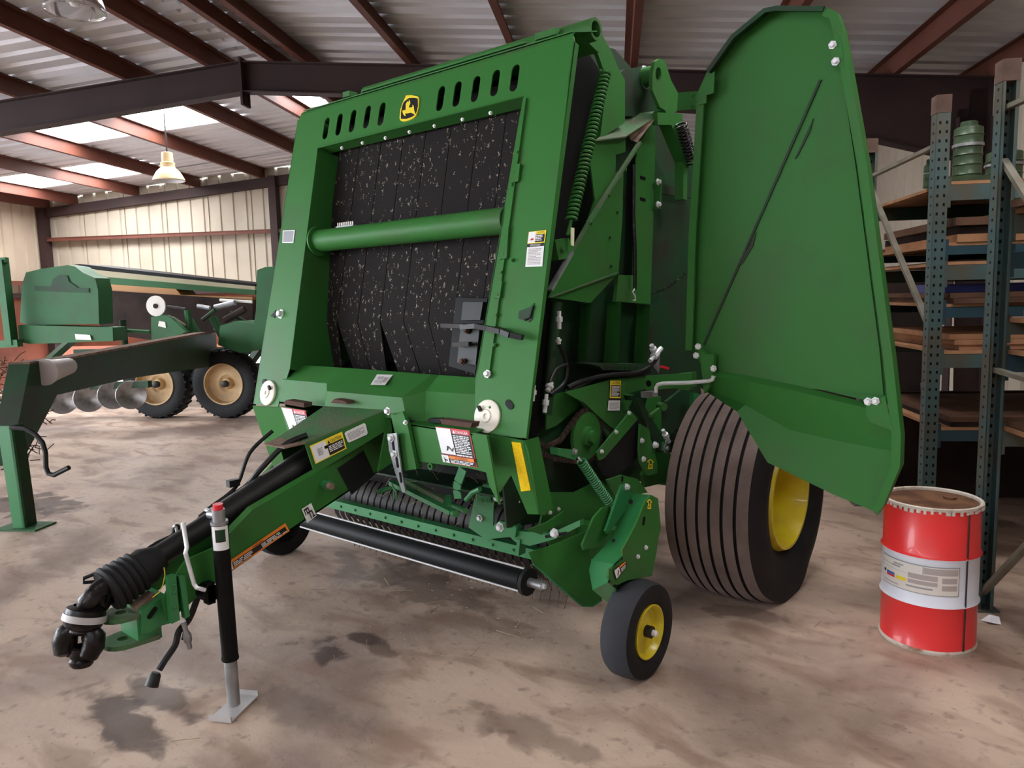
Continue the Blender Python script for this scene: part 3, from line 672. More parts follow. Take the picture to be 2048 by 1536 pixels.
# rear box of the tongue, covering the gearbox
m = MB()
f1, f2 = on(611, 888, slant), on(780, 820, slant); c1, c2 = on(630, 947, slant), on(771, 862, slant)
b2 = on(790, 922, slant); b1 = on(756, 944, slant)
m.prism([f1, f2, b2, b1, c2, c1], (-.008, 0, 0), 'green')
mir = lambda p: Vector((2 * XC - p.x, p.y, p.z))
m.prism([mir(f1), mir(f2), mir(b2), mir(b1), mir(c2), mir(c1)], (.008, 0, 0), 'green')
PB('gearbox_housing', m)
m = MB(); m.prism([f1, f2, mir(f2), mir(f1)], (0, 0, .007), 'dusty_green'); m.prism([f1, mir(f1), mir(f1) + Vector((.03, -.09, -.01)), f1 + Vector((-.03, -.09, -.01))], (0, 0, .006), 'dust'); PB('housing_top', m, 'dust-covered top plate')
m = MB(); m.prism(poly([(648, 893), (660, 887), (672, 884), (672, 889), (660, 895), (650, 898)], (slant[0] + slant[1] * .006, slant[1])), (-.004, 0, 0), 'black_paint'); PB('housing_slot', m)
def tl_(q, off=.004): return dg(*q, (slant[0] + slant[1] * off, slant[1]))
decal('caution_label', BAL, tl_((619, 892, 684, 863, 693, 897, 631, 928)), [('r', 0, 0, 1, 1, 'label_yellow'), ('r', .03, .06, .46, .95, 'label_white'), ('r', .47, .35, .96, .93, 'label_black'), ('p', [(.5, .3), (.54, .12), (.58, .3)], 'label_black'), ('t', 'CAUTION', .6, .12, .93, .29, 'label_black'),
      ('l', .5, .42, .93, .78, 4, 'label_white'), ('l', .16, .3, .32, .7, 5, 'label_grey')], 'yellow, black and white caution label')
decal('white_label', BAL, tl_((688, 865, 730, 845, 736, 868, 696, 886)), [('p', [(.06, 0), (.94, 0), (1, .12), (1, .88), (.94, 1), (.06, 1), (0, .88), (0, .12)], 'label_white'), ('l', .1, .2, .9, .85, 6, 'label_grey')], 'plain white rounded label')
rp = (Vector((xr + .004, 0, 0)), Vector((1, 0, 0)))
decal('warning_strip_label', BAL, dg(451, 1127, 570, 1046, 579, 1062, 456, 1146, rp), [('r', 0, 0, 1, 1, 'label_orange'), ('r', .0, .2, .08, .95, 'label_white'), ('r', .09, .3, .97, .85, 'label_black'), ('t', 'WARNING', .42, .05, .6, .27, 'label_black'),
      ('l', .1, .34, .42, .82, 3, 'label_white'), ('l', .55, .36, .86, .82, 3, 'label_white'), ('l', .8, .7, .96, .84, 1, 'label_white')], 'long orange warning strip')
decal('chain_label', BAL, dg(603, 1018, 622, 1006, 633, 1031, 614, 1046, rp), [('r', 0, 0, 1, 1, 'label_white'), ('r', .12, .1, .2, .55, 'label_black'), ('r', .3, .1, .38, .55, 'label_black'), ('r', .12, .1, .55, .2, 'label_black'), ('r', .5, .1, .58, .5, 'label_black'), ('r', .3, .4, .8, .5, 'label_black'), ('r', .44, .5, .52, .9, 'label_black'), ('r', .7, .45, .78, .9, 'label_black'), ('r', .62, .8, .9, .9, 'label_black')], 'white label with black bracket symbols')
decal('black_decal', BAL, dg(674, 937, 727, 901, 748, 950, 703, 990, rp), [('r', 0, 0, 1, 1, 'label_black'), ('l', .5, .55, .85, .8, 4, 'steel_dark')], 'dark square panel')
m = MB(); p = on(648, 967, XP(xr)); m.cyl(p, p + Vector((.05, -.01, 0)), .022, 'bright_green', 18); m.cyl(p + Vector((.05, -.01, 0)), p + Vector((.075, -.012, 0)), .015, 'dust', 12); PB('pin_boss', m)
# bracket at front of tongue, hitch and clevis
m = MB(); m.prism(poly([(337, 1155), (352, 1150), (360, 1240), (344, 1248)], XP(xr + .03)), (-.03, 0, 0), 'bright_green')
m.prism(poly([(358, 1152), (370, 1150), (380, 1232), (371, 1238)], XP(xr + .03)), (-.03, 0, 0), 'bright_green')
for v in (1170, 1185, 1215): m.bolt(on(348, v, XP(xr + .03)), (1, 0, 0), .006, 'bright_green')
PB('weldment', m)
m = MB(); hp = [(283, 1222), (334, 1190), (345, 1200), (352, 1243), (325, 1251), (300, 1266), (285, 1268)]
m.prism(poly(hp, XP(XC + .09)), (-.18, 0, 0), 'bright_green', [])
m.prism(slot(305, 1226, .018, .05, XP(XC + .094), -.8), (-.004, 0, 0), 'black_paint')
PB('hitch_block', m)
m = MB(); z0 = on(285, 1262, XP(XC)).z
def tongue_plate(z, mm):
    pts = []
    yb = on(300, 1262, XP(XC)).y; yf = on(205, 1285, XP(XC)).y
    for k in range(9):
        a = math.pi * k / 8; pts.append(Vector((XC + .075 * math.cos(a), yf + .075 - .075 * math.sin(a), z)))
    pts = [Vector((XC + .085, yb, z))] + pts + [Vector((XC - .085, yb, z))]
    c = Vector((XC, yf + .075, z)); hole = [c + Vector((.022 * math.cos(a), .022 * math.sin(a), 0)) for a in [2 * math.pi * k / 12 for k in range(12)]]
    m.prism(pts, (0, 0, .018), mm, [hole])
tongue_plate(z0 - .02, 'dusty_green'); tongue_plate(z0 + .085, 'dusty_green')
yb = on(290, 1255, XP(XC)).y; m.box((XC, yb - .015, z0 + .035), (.15, .09, .11), 'bright_green')
PB('hitch_clevis', m)
# jack stand
jx = -2.735
jt, jf = Vector((jx + .03, 1.455, .86)), Vector((jx - .02, 1.49, 0.012))
J = lambda t: jt.lerp(jf, t)
jb = thing('jack', J(.5), None, None); jb.parent = BAL; jb.location = J(.5) - WLOC[BAL]
m = MB(); m.cyl(J(.07), J(.735), .032, 'black_paint', 28); m.lathe(J(.735), jf - jt, [(0, .034), (.01, .034), (.01, .026)], 'black_paint', 28); m.build('jack_tube', jb)
m = MB(); m.cyl(J(.70), J(.985), .0255, 'galvanised', 28); m.build('inner_tube', jb, 'bare grey steel inner tube')
m = MB(); c = Vector((jf.x, jf.y, .008)); R = Matrix.Rotation(math.radians(-62), 3, 'Z'); m.box(c, (.20, .10, .007), 'rod_grey', R)
for s in (-1, 1): m.box(c + R @ Vector((s * .10, 0, .010)), (.006, .10, .024), 'rod_grey', R)
m.build('foot_plate', jb)
m = MB(); ax = (jt - jf).normalized(); m.cyl(J(.07), J(.0), .024, 'galvanised', 20); m.cyl(J(.07) , J(.055), .033, 'galvanised', 24); m.cyl(J(.03) + Vector((-.05, -.01, 0)), J(.03), .018, 'galvanised', 12); m.cyl(J(.03) + Vector((-.075, -.01, .012)), J(.03) + Vector((-.045, -.01, .012)), .008, 'galvanised', 10)
m.build('gear_head', jb, 'grey steel head')
m = MB(); m.cyl(J(.01), J(-.025), .019, 'red_plastic', 18); m.build('red_cap', jb)
ln = (EYE_P - J(.12)); ln.z = 0; ln.normalize(); sx = Vector((ln.y * -1, ln.x, 0)).normalized() * -1
m = MB(); vs = []
for k in range(9):
    a = -1.1 + 2.2 * k / 8; d = (ln * math.cos(a) + Vector((-ln.y, ln.x, 0)) * math.sin(a)) * .0325
    vs += [J(.075) + d, J(.19) + d]
m.add(vs, [(2 * k, 2 * k + 2, 2 * k + 3, 2 * k + 1) for k in range(8)], 'label_white')
vs2 = []
for k in range(7):
    a = -.6 + 1.2 * k / 6; d = (ln * math.cos(a) + Vector((-ln.y, ln.x, 0)) * math.sin(a)) * .033
    vs2 += [J(.09) + d, J(.15) + d]
m.add(vs2, [(2 * k, 2 * k + 2, 2 * k + 3, 2 * k + 1) for k in range(6)], 'dark_green'); m.build('jack_label', jb, 'white wrapped label')
m = MB(); pts = [on(u, v, XP(x)) for u, v, x in [(366, 1045, -2.78), (374, 1095, -2.76), (371, 1106, -2.75), (388, 1168, -2.75), (393, 1175, -2.74), (410, 1180, -2.74)]]; m.tube(pts, .0085, 'zinc', 10); m.build('crank_handle', jb, 'bent bright steel handle')
m = MB(); p = on(418, 1185, XP(-2.76)); m.box(p, (.04, .03, .085), 'black_paint'); m.cyl(p + Vector((-.05, 0, 0)), p + Vector((.02, 0, 0)), .035, 'black_paint', 18); m.build('mount_swivel', jb)

# --- drive shaft with its shield, bell and joints
SX = XC
sa, sb = Vector((SX - .01, 1.30, .555)), Vector((SX + .0, 2.12, .93))
pA, pB = on(308, 1118, XP(SX)), on(625, 915, XP(SX))
sd = (pB - pA).normalized()
m = MB(); m.tube([pA, pA.lerp(pB, .35), pA.lerp(pB, .36), pB + sd * .12], [.043, .046, .054, .064], 'black_plastic', 28); sh = PB('drive_shaft', m, 'black shielded drive shaft')
m = MB(); bell = on(230, 1172, XP(SX)); bd = sd
prof = [(-.035, .056), (-.03, .082)]
for k in range(5): t = -.025 + k * .026; prof += [(t, .086 - k * .002), (t + .006, .091 - k * .002), (t + .014, .091 - k * .002), (t + .02, .080 - k * .002)]
prof += [(.13, .075), (.19, .05)]
m.lathe(bell, bd, prof, 'black_rubber', 36); m.lathe(bell, bd, [(-.034, .05), (-.034, .083), (-.03, .083)], 'black_rubber', 36)
m.tube([bell + bd * -.02 + Vector((-.07, -.02, .02)), bell + bd * -.05 + Vector((-.085, -.03, .035)), bell + bd * -.05 + Vector((-.075, -.03, .055)), bell + bd * -.02 + Vector((-.05, -.02, .06))], .007, 'black_rubber', 8)
m.build('bell_guard', sh) if False else PB('bell_guard', m, 'ribbed black rubber bell')
j1, j2, j3 = on(212, 1180, XP(SX)), on(172, 1222, XP(SX)), on(160, 1275, XP(SX))
def yoke(mb, c, d, s, flip=False):
    """a forked yoke: a hub and two curved arms"""
    d = d.normalized(); x = d.orthogonal().normalized(); y = d.cross(x)
    for sg in (-1, 1):
        pts = [c + x * sg * .018, c + x * sg * .042 * s + d * .02 * s, c + x * sg * .046 * s + d * .05 * s, c + x * sg * .036 * s + d * .085 * s]
        mb.tube([pts[0], pts[0].lerp(pts[1], .6), pts[1], pts[2], pts[3], pts[3] + (pts[3] - pts[2]) * .25], [.022 * s, .03 * s, .033 * s, .034 * s, .030 * s, .016 * s], 'greasy_steel', 14)
    mb.lathe(c, d, [(-.02 * s, 0), (-.02 * s, .036 * s), (.012 * s, .04 * s), (.02 * s, .03 * s), (.02 * s, 0)], 'greasy_steel', 18)
m = MB(); yoke(m, j1 + bd * .03, -bd, 1.0); d12 = (j2 - j1).normalized(); yoke(m, j2 - d12 * .0, -d12 * 1.0, 1.05)
m.cyl(j1 + Vector((-.05, 0, 0)), j1 + Vector((.05, 0, 0)), .014, 'greasy_steel'); m.cyl(j1 + Vector((0, -.02, -.045)), j1 + Vector((0, .02, .045)), .014, 'greasy_steel')
PB('front_joint', m, 'greasy universal joint')
m = MB(); d23 = (j3 - j2).normalized(); cc = j2 + d23 * .01
m.lathe(cc, d23, [(-.03, .045), (-.02, .066), (.0, .07), (.02, .072), (.045, .062), (.06, .04)], 'greasy_steel', 30, ['greasy_steel', 'greasy_steel', 'steel_dark', 'greasy_steel', 'greasy_steel'])
m.lathe(cc, d23, [(-.002, .0705), (-.002, .0735), (.022, .0755), (.022, .071)], 'rod_grey', 30)
yoke(m, cc + d23 * .05, d23, 1.15); PB('double_yoke', m, 'greasy steel yoke')
m = MB(); e = on(161, 1308, XP(SX)); yoke(m, e, (j3 - e) * 1.0 + Vector((0, 0, .02)), .85); m.lathe(e - Vector((0, 0, .045)), (0, 0.1, 1), [(0, 0), (0, .034), (.008, .04), (.022, .042), (.03, .036), (.04, .042), (.07, .04), (.075, .03)], 'greasy_steel', 28)
PB('end_yoke', m, 'splined end yoke')
m = MB(); m.prism(poly([(270, 1214), (292, 1198), (308, 1186), (312, 1194), (300, 1206), (284, 1211), (275, 1225)], XP(XC + .06)), (-.05, 0, 0), 'dust'); PB('shaft_rest', m)
m = MB(); m.tube([on(u, v, XP(XC + .09)) for u, v in [(328, 1135), (330, 1150), (326, 1170), (318, 1185), (305, 1195)]], .0022, 'label_yellow', 6); PB('yellow_cord', m)
# hoses and cables along the tongue
def cord(name, pix, r, mm, label=None, n=8):
    pts = [on(u, v, XP(x)) for u, v, x in pix]; sm = []
    for i in range(len(pts) - 1):
        p0, p1, p2, p3 = pts[max(i - 1, 0)], pts[i], pts[i + 1], pts[min(i + 2, len(pts) - 1)]
        for k in range(5):
            t = k / 5; sm.append(.5 * ((2 * p1) + (p2 - p0) * t + (2 * p0 - 5 * p1 + 4 * p2 - p3) * t * t + (3 * p1 - p0 - 3 * p2 + p3) * t ** 3))
    sm.append(pts[-1]); m = MB(); m.tube(sm, r, mm, n); return PB(name, m, label)
cord('hydraulic_hose', [(545, 862, -3.03), (500, 905, -3.05), (477, 965, -3.06), (455, 990, -3.06), (415, 1020, -3.06), (370, 1070, -3.06), (350, 1090, -3.06)], .009, 'hydraulic_hose')
cord('hydraulic_hose', [(614, 870, -2.86), (570, 890, -2.9), (520, 940, -2.95), (490, 975, -3.0), (440, 1005, -3.02), (400, 1035, -3.05)], .013, 'hydraulic_hose')
cord('hydraulic_hose', [(300, 1100, -3.0), (310, 1088, -3.0), (330, 1078, -3.02), (345, 1070, -3.03), (349, 1055, -3.03), (356, 1052, -3.03), (356, 1062, -3.03)], .008, 'hydraulic_hose')
cord('hydraulic_hose', [(285, 1115, -3.0), (295, 1098, -3.0), (310, 1090, -3.0), (305, 1110, -3.0)], .007, 'hydraulic_hose')
m = MB(); m.tube([on(356, 1078, XP(-3.02)), on(352, 1055, XP(-3.02)), on(347, 1052, XP(-3.02))], .006, 'zinc', 8); PB('hose_hook', m)
m = MB(); m.box(on(466, 966, XP(-3.05)), (.03, .05, .03), 'black_plastic'); PB('hose_clamp', m)
cord('trailer_cable', [(395, 1195, -2.84), (378, 1238, -2.84), (358, 1262, -2.84), (350, 1290, -2.84), (330, 1320, -2.84), (318, 1340, -2.84)], .013, 'hydraulic_hose', 'black cable hanging under the tongue')
m = MB(); a, b = on(312, 1345, XP(-2.84)), on(303, 1372, XP(-2.84)); m.tube([a, a.lerp(b, .2), a.lerp(b, .6), b], [.016, .022, .024, .026], 'black_plastic', 16); PB('cable_plug', m)
m = MB(); a, b = on(367, 1243, XP(-2.82)), on(380, 1297, XP(-2.82)); m.tube([a, a.lerp(b, .35), a.lerp(b, .5), a.lerp(b, .7), a.lerp(b, .8), b], [.010, .010, .017, .016, .010, .009], 'galvanised', 14); m.tube([a.lerp(b, .2), a.lerp(b, .2) + Vector((-.03, 0, -.06)), a.lerp(b, .6) + Vector((-.02, 0, -.01))], .004, 'hydraulic_hose', 6); PB('hose_coupling', m, 'bright metal coupling')
# --- wheels
def big_wheel(s):
    xo = XC + s * (XC * -1 - 1.33); yc, zc, R = 3.97, .553, .597
    ax = (s, 0, 0); t = thing('main_wheel', (xo - s * .25, yc, zc), None, None); t.parent = BAL; t.location = WLOC[t] - WLOC[BAL]
    c = Vector((xo - s * .265, yc, zc)); m = MB()
    W2 = .222; prof = [(-.2, .30), (-.245, .36), (-.258, .44), (-.248, .51), (-W2, .562)]
    mats = ['black_rubber'] * 4; ribs = 7; pitch = 2 * W2 / ribs
    crown = lambda x: R - .030 * (x / W2) ** 2 - .006
    mats.append('black_rubber')
    for k in range(ribs):
        a = -W2 + k * pitch + (.008 if k else 0); b = -W2 + (k + 1) * pitch - (.008 if k < ribs - 1 else 0)
        prof += [(a, crown(a)), (b, crown(b))]; mats.append('tread')
        if k < ribs - 1:
            mats += ['groove'] * 3; prof += [(b + .003, crown(b) - .016), (b + .013, crown(b) - .016)]
    prof += [(W2, .562), (.248, .51), (.258, .44), (.245, .36), (.2, .30)]; mats += ['black_rubber'] * 5
    m.lathe(c, ax, prof, 'black_rubber', 96, mats[:len(prof) - 1]); m.sharp = 30
    # flattened a little on the ground
    for p in m.v:
        if p.z < .0: p.z = 0.0
        if p.z < .12: p.x += (.028 * (1 - p.z / .12)) * (1 if p.x > c.x else -1) * min(1, abs(p.x - c.x) / .2)
    m.build('tire', t, 'wide ribbed black tire')
    m = MB(); m.lathe(c, ax, [(.2, .30), (.235, .285), (.235, .27), (.17, .258), (.12, .245), (.04, .245), (-.0, .20), (.03, .15), (.05, .10), (.05, 0)], 'yellow', 64)
    m.lathe(c, ax, [(-.2, .30), (-.235, .295), (-.235, .28), (-.12, .25), (.0, .24)], 'yellow', 64)
    m.build('rim', t, 'glossy yellow rim')
    m = MB(); m.lathe(c, ax, [(.045, .07), (.09, .06), (.1, .04), (.1, 0)], 'yellow', 24)
    for k in range(6):
        a = k * math.pi / 3; m.bolt(c + Vector((s * .05, .10 * math.cos(a), .10 * math.sin(a))), ax, .012)
    m.build('hub', t)
    return t
big_wheel(1); big_wheel(-1)
m = MB(); m.bar((XC - 1.3, 4.0, .575), (XC + 1.3, 4.0, .575), .12, .12, 'green'); PB('axle', m)
def gauge_wheel(s):
    xo = XC + s * (-XC - 1.52); yc, R = 2.725, .212; zc = R
    t = thing('gauge_wheel', (xo - s * .07, yc, zc), None, None); t.parent = BAL; t.location = WLOC[t] - WLOC[BAL]; ax = (s, 0, 0)
    c = Vector((xo - s * .068, yc, zc)); m = MB()
    prof = [(-.052, .115), (-.064, .14), (-.066, .175), (-.060, .200), (-.045, .209), (0, .212), (.045, .209), (.066, .200), (.075, .175), (.072, .14), (.058, .115)]
    m.lathe(c, ax, prof, 'black_rubber', 64, ['black_rubber'] * 3 + ['grey_rubber'] * 4 + ['black_rubber'] * 3); m.build('tire', t, 'small smooth grey-black tire')
    m = MB(); m.lathe(c, ax, [(.056, .116), (.068, .118), (.070, .112), (.062, .105), (.040, .095), (.034, .07), (.046, .035), (.046, 0)], 'yellow', 48); m.lathe(c, ax, [(-.050, .116), (-.060, .116), (-.04, .09), (.0, .09), (0, 0)], 'black_paint', 40); m.build('rim', t, 'yellow dished rim')
    m = MB(); m.lathe(c, ax, [(.04, .026), (.075, .026), (.078, .02), (.078, 0)], 'black_plastic', 20); m.lathe(c, ax, [(.07, .014), (.095, .013), (.1, .008), (.1, 0)], 'zinc', 16); m.build('hub', t)
    return t
gauge_wheel(1); gauge_wheel(-1)
# --- side shield swung open
DP = YP(3.33)
t = thing('side_shield', on(1580, 560, DP), None, None); t.parent = BAL; t.location = WLOC[t] - WLOC[BAL]
dY = 3.33
outer = [(1376, 700), (1383, 470), (1400, 190), (1420, 145), (1470, 75), (1535, 22), (1560, 17), (1655, 18), (1678, 28), (1690, 60), (1738, 330), (1790, 720), (1806, 870), (1804, 930), (1770, 1010), (1757, 1027), (1735, 1028), (1665, 990), (1555, 942), (1535, 925), (1520, 890), (1500, 850), (1460, 815), (1415, 790), (1385, 745)]
Po = poly(outer, DP)
m = MB(); m.prism([p + Vector((0, .03, 0)) for p in Po[:13] + poly([(1790, 800), (1768, 812), (1600, 772), (1405, 742)], DP)], (0, .004, 0), 'green')
m.build('shield_sheet', t)
m = MB()      # rolled rim flanges standing towards the inside
def rim(i0, i1, w, depth, mm='green'):
    ctr = Vector((sum(p.x for p in Po) / len(Po), dY, sum(p.z for p in Po) / len(Po)))
    idx = list(range(i0, i1 + 1)); vs = []
    for i in idx:
        a, b = Po[(i - 1) % len(Po)], Po[(i + 1) % len(Po)]; d = (b - a).normalized(); n = Vector((-d.z, 0, d.x))
        if n.dot(ctr - Po[i]) < 0: n = -n
        o = Po[i % len(Po)]; vs += [o + Vector((0, .034, 0)), o + Vector((0, -depth, 0)), o + n * w + Vector((0, -depth, 0)), o + n * w + Vector((0, -depth + .012, 0))]
    k = len(idx); fs = []
    for j in range(k - 1):
        for q in range(3): fs.append((4 * j + q, 4 * (j + 1) + q, 4 * (j + 1) + q + 1, 4 * j + q + 1))
    m.add(vs, fs, mm)
rim(0, 3, .035, .03); rim(3, 7, .02, .045, 'dark_green'); rim(7, 13, .035, .035); rim(13, 15, .03, .03)
m.sharp = 20; m.build('rim_flange', t)
m = MB()      # diagonal fold and the lower flared skirt
a, b, c = on(1645, 148, YP(dY + .026)), on(1407, 692, YP(dY + .026)), on(1680, 130, YP(dY + .026))
lower = poly([(1407, 692), (1648, 150), (1682, 132), (1712, 330), (1760, 700), (1768, 790), (1600, 775), (1440, 742)], YP(dY + .026)); m.prism(lower, (0, -.008, 0), 'green')
m.build('stiffened_panel', t)
m = MB()
for q in ([(1589, 318), (1626, 237), (1620, 262), (1595, 312)], [(1478, 530), (1512, 465), (1506, 492), (1484, 528)]):
    m.prism(poly(q, YP(dY + .012)), (0, .006, 0), 'dark_green')
m.bar(on(1641, 160, YP(dY + .016)), on(1408, 690, YP(dY + .016)), .012, .01, 'dark_green'); m.build('fold_seam', t)
m = MB()
sk_t = poly([(1420, 740), (1500, 752), (1600, 772), (1700, 797), (1768, 812)], YP(dY + .016))
sk_m = poly([(1420, 752), (1500, 764), (1600, 784), (1700, 809), (1775, 826)], YP(dY - .03))
sk_n = poly([(1400, 775), (1490, 810), (1580, 860), (1690, 885), (1800, 905)], YP(dY + .03))
sk_b = poly([(1390, 765), (1474, 823), (1535, 925), (1665, 988), (1757, 1026)], YP(dY - .0))
n = 5; vs = sk_t + sk_m + sk_n + sk_b; fs = [(r * n + i, r * n + i + 1, (r + 1) * n + i + 1, (r + 1) * n + i) for i in range(n - 1) for r in range(3)]
vs2 = [p + Vector((0, .004, 0)) for p in vs]
m.add(vs, fs, 'green'); m.sharp = 10
m.build('skirt', t)
m = MB(); m.prism([Po[15] + Vector((0, -.035, 0)), Po[17] + Vector((0, -.035, 0)), Po[18] + Vector((0, -.035, 0)), Po[19] + Vector((0, -.035, 0)), Po[20] + Vector((0, -.035, 0)), Po[21] + Vector((0, -.035, 0)), Po[22] + Vector((0, -.035, 0)), Po[23] + Vector((0, -.035, 0))][::1] + [p + Vector((0, -.035, .012)) for p in (Po[23], Po[22], Po[21], Po[20], Po[19], Po[18], Po[17], Po[15])], (0, .065, 0), 'dark_green') if False else None
for q, bolts in (([(1672, 62), (1684, 85), (1688, 130), (1680, 132), (1664, 122), (1662, 95)], [(1665, 90), (1671, 123)]), ([(1731, 800), (1770, 794), (1778, 830), (1788, 862), (1740, 845), (1732, 828)], [(1736, 803), (1751, 802)])):
    m = MB(); m.prism(poly(q, YP(dY - .036)), (0, .008, 0), 'green')
    for u, v in bolts: m.bolt(on(u, v, YP(dY - .038)), (0, -1, 0), .012)
    m.build('corner_bracket', t)
m = MB(); m.prism(poly([(1398, 180), (1408, 160), (1429, 142), (1427, 186), (1413, 190), (1412, 206), (1397, 210)], YP(dY - .036)), (0, .008, 0), 'green'); m.build('upper_hinge', t)
m = MB(); m.prism(poly([(1398, 695), (1412, 709), (1428, 709), (1426, 740), (1418, 775), (1408, 787), (1403, 740)], YP(dY - .05)), (0, .03, 0), 'green')
for u, v in ((1396, 693), (1392, 711), (1427, 737)): m.bolt(on(u, v, YP(dY - .055)), (0, -1, 0), .011)
m.build('lower_hinge', t)
m = MB(); m.tube([on(u, v, YP(dY - .08)) for u, v in [(1312, 785), (1312, 775), (1316, 769), (1325, 767), (1380, 765), (1418, 762), (1425, 759), (1427, 752)]], .0095, 'zinc', 10); PB('support_rod', m, 'bright bent steel rod')
# --- body of the baler: chamber walls, rear gate, top (real depth behind the front frame)
prof = [(2.50, .62), (2.46, 1.07), (2.88, 2.72), (3.05, 2.86), (3.45, 2.90), (3.95, 2.72), (4.45, 2.35), (4.75, 1.75), (4.6, 1.15), (4.2, .85), (3.5, .62), (3.0, .55)]
for s in (-1, 1):
    m = MB(); x = XC + s * .80; m.prism([Vector((x, y, z)) for y, z in prof], (s * .01, 0, 0), 'dark_green'); PB('chamber_wall', m)
    if s < 0:
        m = MB(); pr2 = [(2.42, 1.07), (2.82, 2.74), (3.3, 2.82), (3.6, 2.6), (3.6, 1.1), (2.9, 1.0)]
        m.prism([Vector((XC - 1.0, y, z)) for y, z in pr2], (-.012, 0, 0), 'green'); PB('left_shield', m)
m = MB(); top = [(2.85, 2.80), (3.05, 2.87), (3.45, 2.90)]
vs = []
for y, z in prof[3:10]: vs += [Vector((XC - .80, y, z)), Vector((XC + .80, y, z))]
m.add(vs, [(2 * i, 2 * i + 1, 2 * i + 3, 2 * i + 2) for i in range(6)], 'green'); PB('rear_gate', m)
m = MB(); m.prism([Vector((XC - .98, 2.82, 2.79)), Vector((XC + .98, 2.82, 2.79)), Vector((XC + .98, 3.02, 2.84)), Vector((XC - .98, 3.02, 2.84))], (0, 0, .006), 'green')
m.box((XC + .05, 2.95, 2.845), (1.2, .08, .01), 'green'); PB('top_deck', m)
# top tube at the right
def SP(x): return XP(x)
a, b = on(1150, 68, YP(3.02)), on(1192, 58, YP(3.02)); m = MB(); m.lathe(b, (1, 0, 0), [(-1.6, .05), (0, .05), (0, .036), (-.06, .036)], 'green', 24); PB('top_tube', m)
m = MB(); m.box(on(1100, 72, YP(2.98)), (.12, .08, .03), 'green'); m.box(on(1112, 68, YP(2.98)), (.03, .05, .03), 'zinc'); PB('top_catch', m)
m = MB(); m.box(on(700, 190, YP(2.98)), (.06, .06, .03), 'green'); PB('top_catch', m)
# rear tower plate and pivots (right side)
m = MB(); m.prism(poly([(1172, 74), (1203, 68), (1222, 100), (1236, 135), (1250, 160), (1250, 245), (1200, 278), (1214, 160), (1196, 108), (1178, 92)], XP(RX - .09)), (-.02, 0, 0), 'green'); PB('side_tower', m)
m = MB(); m.prism(poly([(1150, 90), (1170, 95), (1206, 150), (1195, 260), (1130, 560), (1100, 600), (1082, 860), (1050, 900), (1060, 600), (1100, 300)], XP(RX - .16)), (-.02, 0, 0), 'black_paint'); PB('cavity_shade_plate', m)  # black plate puts the shade of the side cavity into the colour
m = MB(); m.prism(poly([(1236, 150), (1250, 138), (1290, 132), (1300, 170), (1318, 215), (1310, 235), (1245, 232)], XP(RX - .14)), (-.05, 0, 0), 'dark_green'); PB('pivot_block', m)
m = MB(); c = on(1305, 152, XP(RX - .10)); m.lathe(c, (1, .2, 0), [(-.05, 0), (-.05, .05), (.05, .05), (.05, .03), (-.02, .03)], 'green', 24)
for r0 in (.0,): m.tube([c + Vector((-.045 + r0, .055 * math.cos(a), .055 * math.sin(a))) for a in [2 * math.pi * k / 20 for k in range(20)]], .006, 'zinc', 6, closed=True)
m.tube([c + Vector((.03, .055 * math.cos(a), .055 * math.sin(a))) for a in [2 * math.pi * k / 20 for k in range(20)]], .005, 'zinc', 6, closed=True); PB('gate_pivot', m)
m = MB(); hole = [on(1317 + 6 * math.cos(a), 148 + 14 * math.sin(a), XP(RX - .02)) for a in [2 * math.pi * k / 10 for k in range(10)]]
m.prism(poly([(1305, 150), (1310, 123), (1320, 117), (1330, 122), (1342, 160), (1358, 190), (1357, 220), (1345, 228), (1320, 215), (1305, 180)], XP(RX - .02)), (-.02, 0, 0), 'green', [hole]); PB('lift_lug', m)
m = MB(); m.prism(poly([(1356, 185), (1395, 182), (1397, 218), (1354, 221)], YP(3.40)), (0, .01, 0), 'green')
for u, v in ((1385, 190), (1385, 213)): m.bolt(on(u, v, YP(3.395)), (0, -1, 0), .006, 'green')
PB('hinge_arm', m)
m = MB(); m.bar(on(1322, 215, XP(RX - .05)), on(1370, 330, XP(RX - .05)), .07, .06, 'green'); m.bar(on(1362, 325, XP(RX - .05)), on(1362, 400, XP(RX - .05)), .05, .05, 'green'); m.bar(on(1310, 238, XP(RX - .03)), on(1360, 240, XP(RX - .03)), .03, .06, 'green'); PB('gate_strut', m)
m = MB(); m.spring(on(1362, 248, XP(RX + .02)), on(1384, 325, XP(RX + .02)), .028, .006, 12, 'greasy_steel'); PB('small_spring', m, 'dark coil spring')
# long tension spring at the side
sa_, sb_ = on(1211, 143, XP(RX - .01)), on(1142, 440, XP(RX - .01))
m = MB(); m.spring(sa_, sb_, .0235, .0066, 37, 'green', 6, 10); m.cyl(sa_, sb_, .013, 'dark_green', 8); m.tube([sb_, sb_.lerp(on(1138, 462, XP(RX - .01)), .5), on(1135, 470, XP(RX - .01))], .008, 'green', 8); PB('tension_spring', m, 'long green coil spring')
m = MB(); m.prism(poly([(1110, 480), (1138, 476), (1150, 500), (1140, 516), (1118, 520)], XP(RX - .03)), (-.04, 0, 0), 'green'); m.bolt(on(1124, 500, XP(RX - .028)), (1, 0, 0), .01, 'green'); m.prism(poly([(1142, 455), (1149, 456), (1148, 492), (1143, 490)], XP(RX - .0)), (-.004, 0, 0), 'label_pale'); PB('spring_anchor', m)
